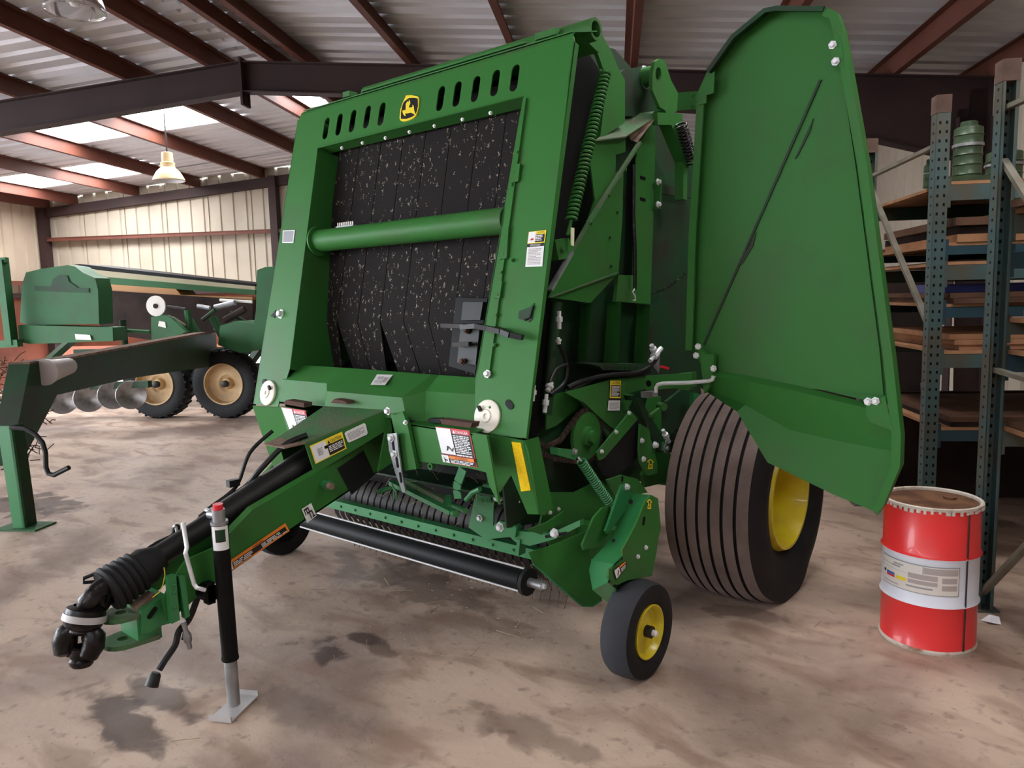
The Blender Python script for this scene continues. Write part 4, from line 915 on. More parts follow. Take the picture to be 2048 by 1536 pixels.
# net wrap housing: faceted sheets
hp = XP(RX - .10)
m = MB(); m.prism(poly([(1176, 290), (1251, 268), (1251, 304), (1232, 309), (1231, 345), (1247, 340), (1245, 433), (1237, 546), (1181, 606), (1138, 600), (1098, 595), (1112, 570), (1176, 443), (1190, 400)], hp), (-.008, 0, 0), 'green')
for u, v in ((1220, 475), (1222, 532), (1235, 425)): m.bolt(on(u, v, XP(RX - .098)), (1, 0, 0), .005, 'dark_green')
PB('net_housing_side', m)
m = MB(); q = [on(1238, 544, XP(RX - .08)), on(1100, 594, XP(RX - .08)), on(1112, 580, XP(RX - .22)), on(1180, 552, XP(RX - .25))]; m.prism(q, (0, 0, -.006), 'dusty_green'); PB('net_housing_shelf', m)
m = MB(); m.prism([on(1191, 280, XP(RX - .08)), on(1262, 222, XP(RX - .2)), on(1306, 217, XP(RX - .2)), on(1313, 232, XP(RX - .04)), on(1252, 272, XP(RX - .06))], (0, 0, -.006), 'dusty_green'); PB('net_housing_hood', m)
m = MB(); m.prism([on(1310, 238, XP(RX - .03)), on(1275, 284, XP(RX - .03)), on(1262, 280, XP(RX - .10)), on(1258, 270, XP(RX - .10))], (-.004, 0, 0), 'dust'); PB('hood_flap', m)
m = MB(); p0, p1, p2 = on(1279, 285, XP(RX - .03)), on(1176, 446, XP(RX - .03)), on(1100, 580, XP(RX - .03)); m.bar(p0, p1, .012, .022, 'dusty_green', (1, 0, 0)); m.bar(p1, p2, .01, .016, 'dusty_green', (1, 0, 0)); m.bar(p1.lerp(p2, .45), p2, .012, .026, 'galvanised', (1, 0, 0))
for t_ in (.08, .3, .62, .95): m.bolt(p0.lerp(p1, t_) + Vector((0, 0, -.02)), (1, 0, 0), .007, 'green')
PB('tray_edge', m)
m = MB(); m.prism(poly([(1280, 283), (1310, 238), (1311, 300), (1303, 552), (1266, 552), (1272, 320)], XP(RX - .14)), (-.006, 0, 0), 'green', [slot(1287, 356, .05, .016, XP(RX - .14)), slot(1284, 399, .05, .016, XP(RX - .14))] if False else ())
for v in (356, 399): m.prism(slot(1286, v, .018, .06, XP(RX - .138), 1.5), (-.002, 0, 0), 'black_paint')
m.prism(poly([(1246, 345), (1272, 320), (1266, 552), (1240, 548)], XP(RX - .20)), (-.006, 0, 0), 'dark_green')
PB('channel_post', m)
m = MB(); m.prism(poly([(1237, 550), (1303, 551), (1301, 608), (1232, 603)], XP(RX - .12)), (-.02, 0, 0), 'green'); PB('channel_foot', m)
m = MB(); m.bar(on(1318, 355, XP(RX - .12)), on(1315, 418, XP(RX - .12)), .012, .035, 'green', (1, 0, 0))
for v in (364, 409): m.bolt(on(1316, v, XP(RX - .11)), (1, 0, 0), .013)
PB('bolted_strip', m); m = MB(); m.bar(on(1320, 378, XP(RX - .16)), on(1382, 388, XP(RX - .16)), .02, .05, 'dark_green'); PB('rear_rail', m)
# three curved bin walls
for (a, b, c, d) in [((1137, 613), (1183, 606), (1173, 724), (1136, 722)), ((1186, 605), (1243, 603), (1237, 727), (1175, 725)), ((1246, 606), (1300, 610), (1294, 727), (1238, 727))]:
    m = MB(); vs = []; N = 10
    for k in range(N + 1):
        t_ = k / N; x = RX - .24 + .17 * t_ ** 2.2
        u0 = a[0] + (b[0] - a[0]) * t_; v0 = a[1] + (b[1] - a[1]) * t_; u1 = d[0] + (c[0] - d[0]) * t_; v1 = d[1] + (c[1] - d[1]) * t_
        vs += [on(u0, v0, XP(x)), on(u1, v1, XP(x))]
    nn = len(vs); vs += [p + Vector((-.006, .006, 0)) for p in vs]
    fs = [(2 * k, 2 * k + 1, 2 * k + 3, 2 * k + 2) for k in range(N)] + [(nn + 2 * k, nn + 2 * k + 2, nn + 2 * k + 3, nn + 2 * k + 1) for k in range(N)]
    m.add(vs, fs, 'green'); m.sharp = 60
    m.build('bin_wall', BAL)
m = MB(); m.prism(poly([(1175, 727), (1300, 728), (1298, 735), (1285, 736), (1280, 741), (1206, 740), (1198, 732)], XP(RX - .06)), (-.15, 0, 0), 'dark_green')
for k in range(12): m.prism(slot(1210 + k * 5.7, 736, .006, .014, XP(RX - .059)), (-.002, 0, 0), 'black_paint')
PB('slotted_ledge', m)
m = MB(); pts = [(1268, 330, -.10), (1267, 430, -.09), (1270, 500, -.09), (1270, 580, -.09)]; m.tube([on(u, v, XP(RX + x)) for u, v, x in pts], .010, 'greasy_steel', 8); PB('strap', m)
m = MB(); m.tube([on(u, v, XP(RX - .08)) for u, v in [(1269, 578), (1265, 584), (1270, 592), (1271, 600), (1266, 601)]], .004, 'zinc', 6); PB('strap_hook', m)
m = MB()
n = 12
for k in range(n):
    t_ = k / (n - 1); u = 1306 + (1376 - 1306) * t_; v = 588 - 46 * t_ + 6 * math.sin(t_ * 3.1); p = on(u, v, XP(RX - .10 - .05 * (1 - t_)))
    R = Matrix.Rotation(k * 1.57, 3, 'Y'); m.tube([p + R @ Vector((.007 * math.cos(a), .013 * math.sin(a), .007 * math.sin(a) * .3)) for a in [2 * math.pi * j / 8 for j in range(8)]], .0025, 'greasy_steel', 5, closed=True)
PB('chain', m, 'thin dark chain')
# hydraulic bits behind the right leg
m = MB(); m.cyl(on(1113, 605, XP(RX - .14)), on(1092, 830, XP(RX - .14)), .028, 'dark_green', 18); PB('hydraulic_cylinder', m)
def fit(u0, v0, u1, v1, x, r=.012):
    m = MB(); a, b = on(u0, v0, XP(x)), on(u1, v1, XP(x)); m.tube([a, a.lerp(b, .3), a.lerp(b, .32), a.lerp(b, .6), a.lerp(b, .62), b], [r * .7, r * .7, r * 1.2, r * 1.2, r * .8, r * .8], 'zinc', 8); PB('hose_fitting', m)
fit(1118, 622, 1118, 658, RX - .08, .014); fit(1116, 675, 1118, 688, RX - .08, .012); fit(1103, 765, 1095, 782, RX - .06, .016); fit(1093, 788, 1089, 825, RX - .06, .013); fit(1068, 770, 1065, 802, RX - .06, .012); fit(1300, 722, 1322, 697, RX - .05, .018); fit(1310, 706, 1303, 690, RX - .05, .016)
cord('hydraulic_hose', [(1118, 688, RX - .08), (1130, 715, RX - .1), (1134, 745, RX - .1), (1125, 770, RX - .1), (1100, 790, RX - .08)], .010, 'hydraulic_hose')
cord('hydraulic_hose', [(1134, 728, RX - .1), (1112, 740, RX - .08), (1100, 765, RX - .06)], .008, 'hydraulic_hose')
cord('hydraulic_hose', [(1135, 775, RX - .1), (1170, 760, RX - .08), (1220, 750, RX - .06), (1275, 745, RX - .06), (1305, 728, RX - .05), (1318, 705, RX - .05)], .011, 'hydraulic_hose')
cord('hydraulic_hose', [(1130, 785, RX - .12), (1165, 768, RX - .09), (1215, 745, RX - .09), (1270, 750, RX - .08), (1300, 742, RX - .06)], .011, 'hydraulic_hose')
m = MB(); m.prism(poly([(1299, 722), (1308, 735), (1318, 748), (1320, 712), (1312, 696)], XP(RX - .10)), (-.01, 0, 0), 'galvanised'); PB('valve_plate', m)
m = MB(); m.bar(on(1322, 733, XP(RX - .04)), on(1336, 737, XP(RX - .04)), .014, .014, 'red_plastic'); PB('red_lever', m)
# lower right: drive cover, sprocket, chain, linkages
m = MB(); m.prism(poly([(1130, 785), (1176, 772), (1225, 758), (1262, 756), (1300, 752), (1355, 748), (1358, 760), (1300, 775), (1246, 790), (1262, 822), (1232, 860), (1219, 852), (1168, 805)], XP(RX - .08)), (-.01, 0, 0), 'green'); PB('drive_cover', m)
m = MB(); m.bar(on(1246, 768, XP(RX - .06)), on(1246, 788, XP(RX - .06)), .01, .01, 'green'); m.bar(on(1246, 788, XP(RX - .06)), on(1265, 790, XP(RX - .06)), .01, .01, 'green'); m.prism(poly([(1248, 802), (1266, 801), (1254, 822)], XP(RX - .06)), (-.03, 0, 0), 'green'); PB('cover_rib', m)
m = MB(); m.prism(poly([(1291, 752), (1356, 748), (1356, 776), (1291, 781)], YP(3.38)), (0, .02, 0), 'green'); m.prism(poly([(1352, 748), (1384, 745), (1384, 774), (1376, 781), (1352, 778)], YP(3.35)), (0, .05, 0), 'green')
m.prism(slot(1297, 767, .03, .035, YP(3.378)), (0, .001, 0), 'black_paint'); PB('lower_hinge_arm', m)
decal('warning_label', BAL, dg(1220, 761, 1242, 761, 1241, 796, 1219, 796, XP(RX - .074)), [('r', 0, 0, 1, 1, 'label_yellow'), ('r', .07, .26, .93, .93, 'label_black'), ('t', 'CAUTION', .14, .06, .86, .2, 'label_black'), ('l', .12, .3, .86, .9, 9, 'label_white')], 'small yellow and black label')
decal('small_white_label', BAL, dg(1217, 797, 1240, 797, 1239, 821, 1215, 821, XP(RX - .074)), [('r', 0, 0, 1, 1, 'label_white'), ('r', 0, 0, 1, .16, 'label_black'), ('l', .1, .25, .9, .9, 6, 'label_grey')], 'small white label')
m = MB(); m.prism(poly([(1150, 785), (1178, 775), (1222, 855), (1236, 872), (1222, 880), (1200, 850), (1190, 835)], XP(RX - .10)), (-.02, 0, 0), 'dusty_green'); PB('dusty_edge', m)
m = MB(); m.prism(poly([(1095, 790), (1150, 782), (1162, 812), (1112, 852), (1092, 860)], XP(RX - .16)), (-.01, 0, 0), 'green'); PB('inner_panel', m)
sc = on(1172, 872, XP(RX - .10)); Rk = .13
m = MB(); m.lathe(sc, (1, 0, 0), [(-.01, 0), (-.01, Rk - .012), (.008, Rk - .012), (.008, .05), (.03, .045), (.03, .03), (.05, .03), (.05, 0)], 'green', 40); PB('sprocket', m, 'round green sprocket')
m = MB()
path = []
for k in range(15):
    a = math.radians(130 - k * 17); path.append(sc + Vector((.0, Rk * math.cos(a) * 1.0, Rk * math.sin(a))))
lw = on(1075, 905, XP(RX - .10)); path = [on(1060, 880, XP(RX - .10)), on(1095, 893, XP(RX - .10)), on(1120, 880, XP(RX - .10)), on(1140, 852, XP(RX - .10))] + path + [on(1110, 918, XP(RX - .10)), on(1065, 900, XP(RX - .10))]
links = []
for a, b in zip(path[:-1], path[1:]):
    L = (b - a).length; nn = max(1, int(L / .024))
    for q in range(nn): links.append((a.lerp(b, q / nn), a.lerp(b, (q + .9) / nn)))
for a, b in links: m.bar(a, b, .022, .016, 'chain_steel', (1, 0, 0))
PB('roller_chain', m, 'rusty roller chain', kind=None)
m = MB(); m.prism(poly([(1272, 834), (1279, 850), (1279, 905), (1266, 930), (1240, 945), (1222, 957), (1205, 948), (1193, 922), (1196, 915)], XP(RX - .02)), (-.006, 0, 0), 'grey_rubber' if False else 'black_rubber'); PB('rubber_flap', m, 'black rubber flap')
m = MB(); m.prism(poly([(1262, 822), (1276, 838), (1208, 917), (1199, 921), (1194, 905)], XP(RX - .005)), (-.008, 0, 0), 'green')
for u, v in ((1258, 826), (1232, 864), (1203, 903)): m.bolt(on(u, v, XP(RX - .003)), (1, 0, 0), .008)
PB('flap_strip', m)
m = MB(); s0, s1 = on(1162, 922, XP(RX + .06)), on(1232, 1026, XP(RX + .12)); m.spring(s0, s1, .019, .005, 27, 'bright_green', 6, 10); m.cyl(s0, s1, .012, 'dark_green', 8); m.tube([s0, on(1157, 915, XP(RX + .06))], .005, 'zinc', 6); m.tube([s1, on(1238, 1034, XP(RX + .12))], .006, 'bright_green', 6); PB('lift_spring', m, 'green coil spring over the pickup')
m = MB(); m.prism(poly([(1114, 896), (1152, 900), (1156, 912), (1150, 920), (1116, 910)], XP(RX + .04)), (-.04, 0, 0), 'bright_green'); m.bolt(on(1149, 903, XP(RX + .042)), (1, 0, 0), .011, 'galvanised'); PB('spring_arm', m)
# linkages between the flap and the big wheel
def plate(name, pix, x, t_=.012, mm='green', label=None, bolts=(), br=.011):
    m = MB(); m.prism(poly(pix, XP(x)), (-t_, 0, 0), mm)
    for u, v in bolts: m.bolt(on(u, v, XP(x)), (1, 0, 0), br)
    return PB(name, m, label)
plate('link_plate', [(1281, 848), (1298, 858), (1301, 875), (1312, 915), (1317, 945), (1296, 952), (1281, 925), (1279, 900)], RX + .02, .012, 'green', None, [(1283, 881), (1286, 918)])
plate('rear_arm', [(1272, 795), (1282, 800), (1330, 880), (1334, 900), (1322, 905), (1300, 870)], RX - .02, .03, 'dark_green')
plate('hanger_plate', [(1298, 795), (1322, 792), (1323, 870), (1312, 860), (1292, 820)], RX - .06, .01, 'green')
plate('rear_lower_plate', [(1315, 895), (1347, 910), (1360, 930), (1352, 950), (1330, 965), (1290, 975), (1285, 950)], RX - .08, .02, 'green')
plate('deep_rear_panel', [(1325, 785), (1400, 770), (1405, 800), (1390, 845), (1345, 885), (1325, 860)], RX - .30, .02, 'dark_green')
plate('rear_upright', [(1387, 785), (1402, 788), (1402, 850), (1388, 865)], RX - .10, .03, 'bright_green')
m = MB(); m.bar(on(1330, 893, XP(RX)), on(1375, 905, XP(RX - .05)), .05, .05, 'green'); m.lathe(on(1331, 896, XP(RX + .03)), (1, 0, 0), [(0, .026), (.01, .026), (.01, .012), (.02, .01), (.02, 0)], 'galvanised', 20); m.bolt(on(1310, 890, XP(RX + .03)), (1, 0, 0), .014); PB('axle_arm', m)
fit(1326, 860, 1338, 884, RX + .04, .014); cord('hydraulic_hose', [(1340, 882, RX + .03), (1355, 888, RX + .02), (1372, 894, RX)], .007, 'hydraulic_hose')
m = MB(); m.bar(on(1300, 832, XP(RX + .0)), on(1318, 818, XP(RX + .0)), .016, .016, 'green'); m.cyl(on(1318, 812, XP(RX - .02)), on(1328, 814, XP(RX + .02)), .022, 'green', 14); m.bar(on(1330, 806, XP(RX - .05)), on(1360, 782, XP(RX - .1)), .016, .016, 'dark_green'); PB('control_rod', m)
def arrow(name, u, v, w, h, x):
    P_ = lambda a, b: on(u + a * w, v + b * h, XP(x))
    m = MB(); o = [(0, -1), (.9, -.4), (.5, -.4), (.5, 1), (-.7, 1), (-.3, -.4), (-.9, -.5)]
    for p, q in zip(o, o[1:] + o[:1]): m.bar(P_(*p), P_(*q), .004, .002, 'label_yellow', (1, 0, 0))
    for k in (0.1, .4, .7): m.bar(P_(-.3, k), P_(.4, k), .003, .002, 'label_yellow', (1, 0, 0))
    return PB(name, m, 'yellow arrow sticker')
arrow('arrow_sticker', 1301, 928, 7, 9, RX + .024); arrow('arrow_sticker', 1299, 1008, 5, 9, -1.595)
m = MB(); pv = on(1296, 790, XP(RX - .04)); m.prism(poly([(1295, 784), (1316, 782), (1316, 792), (1296, 796)], XP(RX + .04)), (-.04, 0, 0), 'galvanised'); PB('rod_socket', m)
# floor of the body / underside
m = MB(); m.prism([Vector((XC - .8, 2.5, .75)), Vector((XC + .8, 2.5, .75)), Vector((XC + .8, 4.2, .8)), Vector((XC - .8, 4.2, .8))], (0, 0, .01), 'dark_green'); PB('underbody', m)
# --- pickup
PU = thing('pickup', (XC, 2.8, .35), None, None); PU.parent = BAL; PU.location = WLOC[PU] - WLOC[BAL]
m = MB()                                                  # tine reel with strippers
for k in range(30):
    x = XC - .80 + k * 1.6 / 29; pts = []
    for j in range(12):
        a = math.radians(-60 + j * 20); pts.append(Vector((x, 2.98 - .215 * math.cos(a), .42 + .205 * math.sin(a))))
    vs = []
    for p in pts: vs += [p + Vector((-.021, 0, 0)), p + Vector((.021, 0, 0))]
    m.add(vs, [(2 * i, 2 * i + 1, 2 * i + 3, 2 * i + 2) for i in range(11)], 'steel_dark')
m.sharp = 60; m.build('stripper_bands', PU, 'dark curved stripper bands')
m = MB(); m.cyl((XC - .82, 2.98, .42), (XC + .82, 2.98, .42), .15, 'black_paint', 20); m.build('reel_drum', PU)
m = MB()
for k in range(31):
    x = XC - .82 + k * 1.65 / 30
    for (dy, dz) in ((-.05, -.33), (.06, -.31)): m.tube([Vector((x, 2.96, .25)), Vector((x + random.uniform(-.01, .01), 2.96 + dy, .43 + dz))], .0022, 'steel_dark', 5)
m.build('tines', PU, 'thin wire tines', kind='stuff')
zR = .345; yR = 2.60
m = MB(); m.cyl((XC - .86, yR, zR), (XC + .82, yR, zR), .056, 'black_paint', 28); m.build('windguard_roller', PU, 'black roller')
m = MB()
for a in (88, -32): m.cyl((XC - .86, yR - .060 * math.cos(math.radians(a)), zR + .060 * math.sin(math.radians(a))), (XC + .825, yR - .060 * math.cos(math.radians(a)), zR + .060 * math.sin(math.radians(a))), .005, 'rod_grey', 8)
m.build('roller_edge_rods', PU)
m = MB(); m.lathe((XC + .83, yR, zR), (1, 0, 0), [(0, 0), (0, .064), (.02, .064), (.022, .05), (.022, 0)], 'black_rubber', 28); m.cyl((XC + .85, yR, zR), (XC + .93, yR, zR), .022, 'galvanised', 16); m.bolt((XC + .93, yR, zR), (1, 0, 0), .012); m.build('roller_end', PU)
zB = .465; m = MB(); m.bar((XC - .86, 2.66, zB), (XC + .86, 2.66, zB), .05, .05, 'bright_green')
for k in range(12): m.bolt((XC - .7 + k * .13, 2.634, zB), (0, -1, 0), .006, 'bright_green')
m.build('windguard_bar', PU)
# pickup side gear (right)
def pplate(name, pix, x, t_=.008, mm='green', bolts=(), br=.012, lab=None, holes=()):
    m = MB(); m.prism(poly(pix, XP(x)), (-t_, 0, 0), mm)
    for u, v in bolts: m.bolt(on(u, v, XP(x)), (1, 0, 0), br)
    for (u, v, w, h, a) in holes: m.prism(slot(u, v, w, h, XP(x + .002), a), (-.001, 0, 0), 'black_paint')
    return m.build(name, PU, lab)
hx = RX + .10
m = MB(); crop = [(1058, 1105), (1100, 1092), (1172, 1063), (1180, 1115), (1208, 1187), (1203, 1200), (1185, 1212), (1163, 1211), (1110, 1165), (1067, 1128)]
C1 = [on(u, v, XP(XC + .93 + .14 * max(0, (u - 1060)) / 140)) for u, v in crop]
m.prism(C1, (-.005, 0, 0), 'green'); lo_ = [(1067, 1128), (1110, 1165), (1163, 1211), (1185, 1212), (1203, 1200)]; m.tube([on(u, v, XP(XC + .93 + .14 * max(0, (u - 1060)) / 140)) for u, v in lo_], .006, 'bright_green', 8); m.build('crop_shield', PU)
pplate('side_plate', [(1095, 985), (1150, 985), (1200, 960), (1240, 990), (1250, 1060), (1190, 1120), (1110, 1110), (1080, 1050)], XC + .90, .01, 'green')
m = MB(); hpx = [(937, 1055), (948, 1000), (955, 978), (966, 970), (985, 973), (988, 985), (986, 1060), (1000, 1065), (976, 1082)]
m.prism(poly(hpx, YP(2.58)), (0, .008, 0), 'bright_green'); m.prism([on(966, 970, YP(2.58)), on(985, 973, YP(2.58)), on(985, 973, YP(2.74)), on(966, 970, YP(2.74))], (0, 0, .006), 'bright_green')
m.bolt(on(960, 1036, YP(2.575)), (0, -1, 0), .012); m.build('stop_bracket', PU)
m = MB(); m.spring(on(968, 992, YP(2.60)), on(990, 995, YP(2.60)), .026, .006, 7, 'bright_green'); m.bar(on(990, 992, YP(2.6)), on(1045, 1006, YP(2.62)), .04, .012, 'bright_green'); m.bolt(on(997, 994, YP(2.57)), (0, -1, 0), .018)
for u, v in ((1018, 1000), (1035, 1003)): m.bolt(on(u, v, YP(2.59)), (0, -1, 0), .009)
m.build('float_spring', PU)
m = MB(); m.prism(poly([(998, 1042), (1033, 1050), (1036, 1062), (1100, 1068), (1120, 1058), (1160, 1040), (1160, 1052), (1110, 1078), (1060, 1092), (1030, 1084), (1020, 1074), (978, 1078), (965, 1070)], YP(2.56)), (0, .03, 0), 'bright_green')
m.bolt(on(1001, 1054, YP(2.555)), (0, -1, 0), .016); m.bolt(on(1109, 1066, YP(2.555)), (0, -1, 0), .015); m.prism(slot(1112, 1070, .014, .13, YP(2.558), -1.25), (0, .001, 0), 'black_paint')
m.prism(poly([(1010, 1048), (1033, 1053), (1030, 1075), (1007, 1070)], YP(2.54)), (0, .02, 0), 'bright_green')
m.prism(poly([(1033, 1078), (1040, 1080), (1037, 1112), (1033, 1110)], YP(2.55)), (0, .05, 0), 'bright_green'); m.build('adjuster_bracket', PU)
pplate('corner_gusset', [(1055, 1060), (1095, 1045), (1130, 1022), (1137, 1040), (1100, 1058), (1085, 1070)], XC + .96, .01, 'green')
pplate('corner_bracket', [(1084, 1005), (1094, 985), (1107, 985), (1115, 1015), (1118, 1022), (1090, 1030)], XC + .95, .03, 'green', [(1100, 1025), (1117, 1018)], .007)
# gauge wheel arm
gx = -1.60
pplate('arm_face', [(1303, 990), (1316, 997), (1322, 1054), (1316, 1080), (1313, 1105), (1304, 1152), (1258, 1160), (1233, 1170), (1222, 1165), (1217, 1153), (1218, 1140), (1246, 1120), (1245, 1100), (1272, 1050), (1290, 1005)], gx, .01, 'green', [(1291, 1095), (1275, 1113)], .008, None, [(1288, 1042, .022, .04, -.3)])
m = MB(); st = [((1262, 986), (1303, 990)), ((1240, 1040), (1285, 1022)), ((1225, 1070), (1262, 1072)), ((1203, 1098), (1247, 1110)), ((1183, 1120), (1228, 1128)), ((1178, 1140), (1222, 1145)), ((1185, 1180), (1215, 1165)), ((1215, 1205), (1232, 1178))]
xin = -1.83; vs = []
for (a, b) in st: vs += [on(a[0], a[1], XP(xin + .05)), on(b[0], b[1], XP(gx))]
m.add(vs, [(2 * i, 2 * i + 1, 2 * i + 3, 2 * i + 2) for i in range(len(st) - 1)], 'bright_green')
m.add([p + Vector((0, .006, -.004)) for p in vs], [(2 * i, 2 * i + 2, 2 * i + 3, 2 * i + 1) for i in range(len(st) - 1)], 'bright_green')
for (u, v, r) in ((1264, 1005, .012), (1230, 1082, .009)):
    p = on(u, v, XP(gx - .1)); m.lathe(p + Vector((0, -.012, .006)), (0, -1, .5), [(0, .0), (0, r)], 'black_paint', 12)
m.build('arm_front', PU)
pplate('arm_inner_plate', [(1188, 1035), (1205, 1016), (1218, 1012), (1232, 1030), (1208, 1090), (1168, 1100), (1165, 1090)], -1.80, .01, 'green')
pplate('arm_rib', [(1244, 970), (1258, 968), (1262, 990), (1252, 1020), (1215, 1068), (1212, 1062)], -1.76, .012, 'bright_green', [(1253, 974)], .012)
pplate('arm_top_plate', [(1215, 960), (1245, 950), (1275, 958), (1296, 985), (1270, 990), (1240, 1000), (1225, 985)], -1.86, .012, 'green', [(1234, 991)], .008, None, [(1245, 958, .016, .03, 0)])
m = MB(); m.bar(on(1270, 1148, XP(-1.66)), Vector((-1.66, 2.725, .24)), .05, .04, 'green'); m.cyl(Vector((-1.72, 2.725, .212)), Vector((-1.54, 2.725, .212)), .014, 'steel_dark', 12); m.bar(on(1232, 1172, XP(-1.7)), Vector((-1.70, 2.725, .212)), .03, .05, 'green'); m.build('wheel_fork', PU)
decal('pinch_label', BAL, dg(1226, 1140, 1251, 1121, 1254, 1131, 1232, 1161, XP(gx + .003)), [('r', 0, 0, 1, 1, 'label_black'), ('r', .05, .1, .42, .9, 'label_white'), ('r', .45, .05, .95, .3, 'label_orange'), ('l', .5, .4, .9, .9, 3, 'label_white'), ('p', [(.15, .7), (.3, .3), (.35, .4), (.2, .8)], 'label_black')], 'small orange and black label')
# left gauge arm (mirror, simple)
m = MB(); G = [Vector((2 * XC - p.x, p.y, p.z)) for p in poly([(1303, 990), (1322, 1054), (1304, 1152), (1233, 1170), (1217, 1153), (1245, 1100)], XP(gx))]; m.prism(G, (.03, 0, 0), 'green'); m.bar(Vector((2 * XC + 1.66, 2.8, .45)), Vector((2 * XC + 1.66, 2.725, .2)), .05, .04, 'green'); m.build('gauge_arm', PU)
m = MB(); m.bar((XC - 1.2, 2.95, .52), (XC + 1.2, 2.95, .52), .07, .07, 'green'); m.build('pickup_beam', PU)
# parts in front of the pickup: links under the tongue
def fplate(name, pts, r, mm='bright_green', par=BAL, lab=None):
    m = MB()
    for a, b in zip(pts[:-1], pts[1:]): m.bar(a, b, r, r * .8, mm)
    return m.build(name, par, lab)
a0, a1 = on(783, 965, YP(2.45)), on(905, 1025, YP(2.35)); m = MB(); m.bar(a0, a1, .035, .02, 'bright_green'); m.cyl(a1, on(912, 1028, YP(2.33)), .016, 'bright_green', 12)
m.bar(on(802, 955, YP(2.52)), on(892, 1002, YP(2.47)), .03, .02, 'dusty_green'); m.bar(on(896, 995, YP(2.46)), on(897, 1015, YP(2.4)), .03, .03, 'bright_green'); m.cyl(on(905, 1010, YP(2.5)), on(932, 1022, YP(2.42)), .014, 'bright_green', 12); m.cyl(on(755, 985, YP(2.40)), on(802, 968, YP(2.5)), .012, 'bright_green', 12); PB('lift_linkage', m)
m = MB(); m.tube([on(u, v, YP(2.4)) for u, v in [(783, 965), (788, 980), (789, 998), (793, 1000), (793, 985), (787, 975)]], .004, 'bright_green', 6); PB('linch_pin', m)
m = MB(); m.prism(poly([(774, 868), (793, 866), (796, 895), (803, 945), (811, 984), (805, 985), (790, 945), (778, 900)], YP(2.24)), (0, .008, 0), 'galvanised')
for u, v in ((783, 876), (789, 908)): m.bolt(on(u, v, YP(2.238)), (0, -1, 0), .013)
for v, u in ((890, 786), (925, 794), (955, 801)): m.prism(slot(u, v, .014, .05, YP(2.238), .15), (0, .001, 0), 'black_paint')
PB('slotted_stay', m, 'grey slotted steel stay')
m = MB(); m.prism(poly([(781, 828), (805, 823), (815, 850), (833, 938), (806, 942), (793, 880)], YP(2.27)), (0, .02, 0), 'green'); m.bolt(on(776, 822, YP(2.25)), (0, -1, 0), .013); m.bolt(on(811, 845, YP(2.26)), (0, -1, 0), .008); PB('end_flange', m)
m = MB(); pts = [on(u, v, YP(2.36)) for u, v in [(926, 937), (922, 950), (916, 965), (914, 980), (917, 997)]]
for a, b in zip(pts[:-1], pts[1:]): m.bar(a, b, .045, .008, 'bright_green', (0, 1, 0))
PB('curved_strap', m)
m = MB(); c = on(918, 952, YP(2.75)); m.cyl((XC - .75, 2.8, c.z), (XC + .74, 2.8, c.z), .13, 'black_rubber', 28); PB('feed_roller', m, 'black feed roller')
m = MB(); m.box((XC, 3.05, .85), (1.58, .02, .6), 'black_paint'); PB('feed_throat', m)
m = MB(); m.tube([on(u, v, YP(2.36)) for u, v in [(932, 1000), (945, 985), (960, 978)]], .012, 'bright_green', 8); PB('small_link', m)
# hay wisps caught on the pickup
m = MB()
for k in range(90):
    p = Vector((XC + random.uniform(-.1, .75), random.uniform(2.45, 2.68), random.uniform(.6, .85))); d = Vector((random.uniform(-.06, .06), random.uniform(-.03, .03), random.uniform(-.06, .05))); m.tube([p, p + d * .5 + Vector((0, 0, .006)), p + d], .0009, 'straw', 3, cap=False)
PB('hay_wisps', m, 'thin dry hay wisps', kind='stuff')
# ================================================================== steel drum
dc = on(1853, 1273, ZP(0)); dv = (EYE_P - dc); dv.z = 0; ddist = dv.length; dv.normalize()
dh = on(1860, 995, (dc, dv)).z; dr = .203
DR = thing('steel_drum', dc, 'red and white steel drum with a rusty lid standing in front of the pallet rack', 'drum')
m = MB(); z1, z2 = dh * .33, dh * .66
pr = [(0, 0), (0, dr), (.012, dr + .004), (.02, dr - .002), (z1 - .012, dr - .002), (z1, dr + .006), (z1 + .012, dr - .002), (z2 - .012, dr - .002), (z2, dr + .007), (z2 + .012, dr - .002), (dh - .015, dr - .002), (dh - .012, dr + .005)]
ms = ['drum_red'] * 5 + ['drum_white'] * 0
mm = ['drum_red', 'rim_white', 'rim_white', 'drum_red', 'drum_red', 'drum_white', 'drum_white', 'drum_white', 'drum_red', 'drum_red', 'drum_red']
m.lathe(dc, (0, 0, 1), pr, 'drum_red', 72, mm); m.sharp = 50; m.build('body', DR)
m = MB(); m.lathe(dc, (0, 0, 1), [(dh - .012, dr + .004), (dh, dr + .006), (dh + .004, dr), (dh, dr - .010), (dh - .012, dr - .012)], 'rim_white', 72)
for k in range(46):
    a = 2 * math.pi * k / 46 + random.uniform(-.03, .03); m.box(dc + Vector(((dr + .004) * math.cos(a), (dr + .004) * math.sin(a), dh - .014 - random.uniform(0, .006))), (.006, random.uniform(.010, .022), random.uniform(.010, .02)), 'rim_white', Matrix.Rotation(a, 3, 'Z'))
m.build('rim', DR, 'chipped whitish rim')
m = MB(); m.lathe(dc, (0, 0, 1), [(dh - .010, dr - .008), (dh - .014, dr - .03), (dh - .012, .12), (dh - .015, .04), (dh - .015, 0)], 'drum_rust', 60); m.lathe(dc + Vector((.06, .08, 0)), (0, 0, 1), [(dh - .012, .028), (dh - .002, .028), (dh - .002, 0)], 'drum_rust', 20); m.build('lid', DR, 'rusty brown lid')
ang = math.atan2(dv.y, dv.x)
def onD(u, z, off=.0):     # u: angle in radians to the right of the direction facing the room's front
    a = ang + u; return dc + Vector(((dr + off) * math.cos(a), (dr + off) * math.sin(a), z))
m = MB()
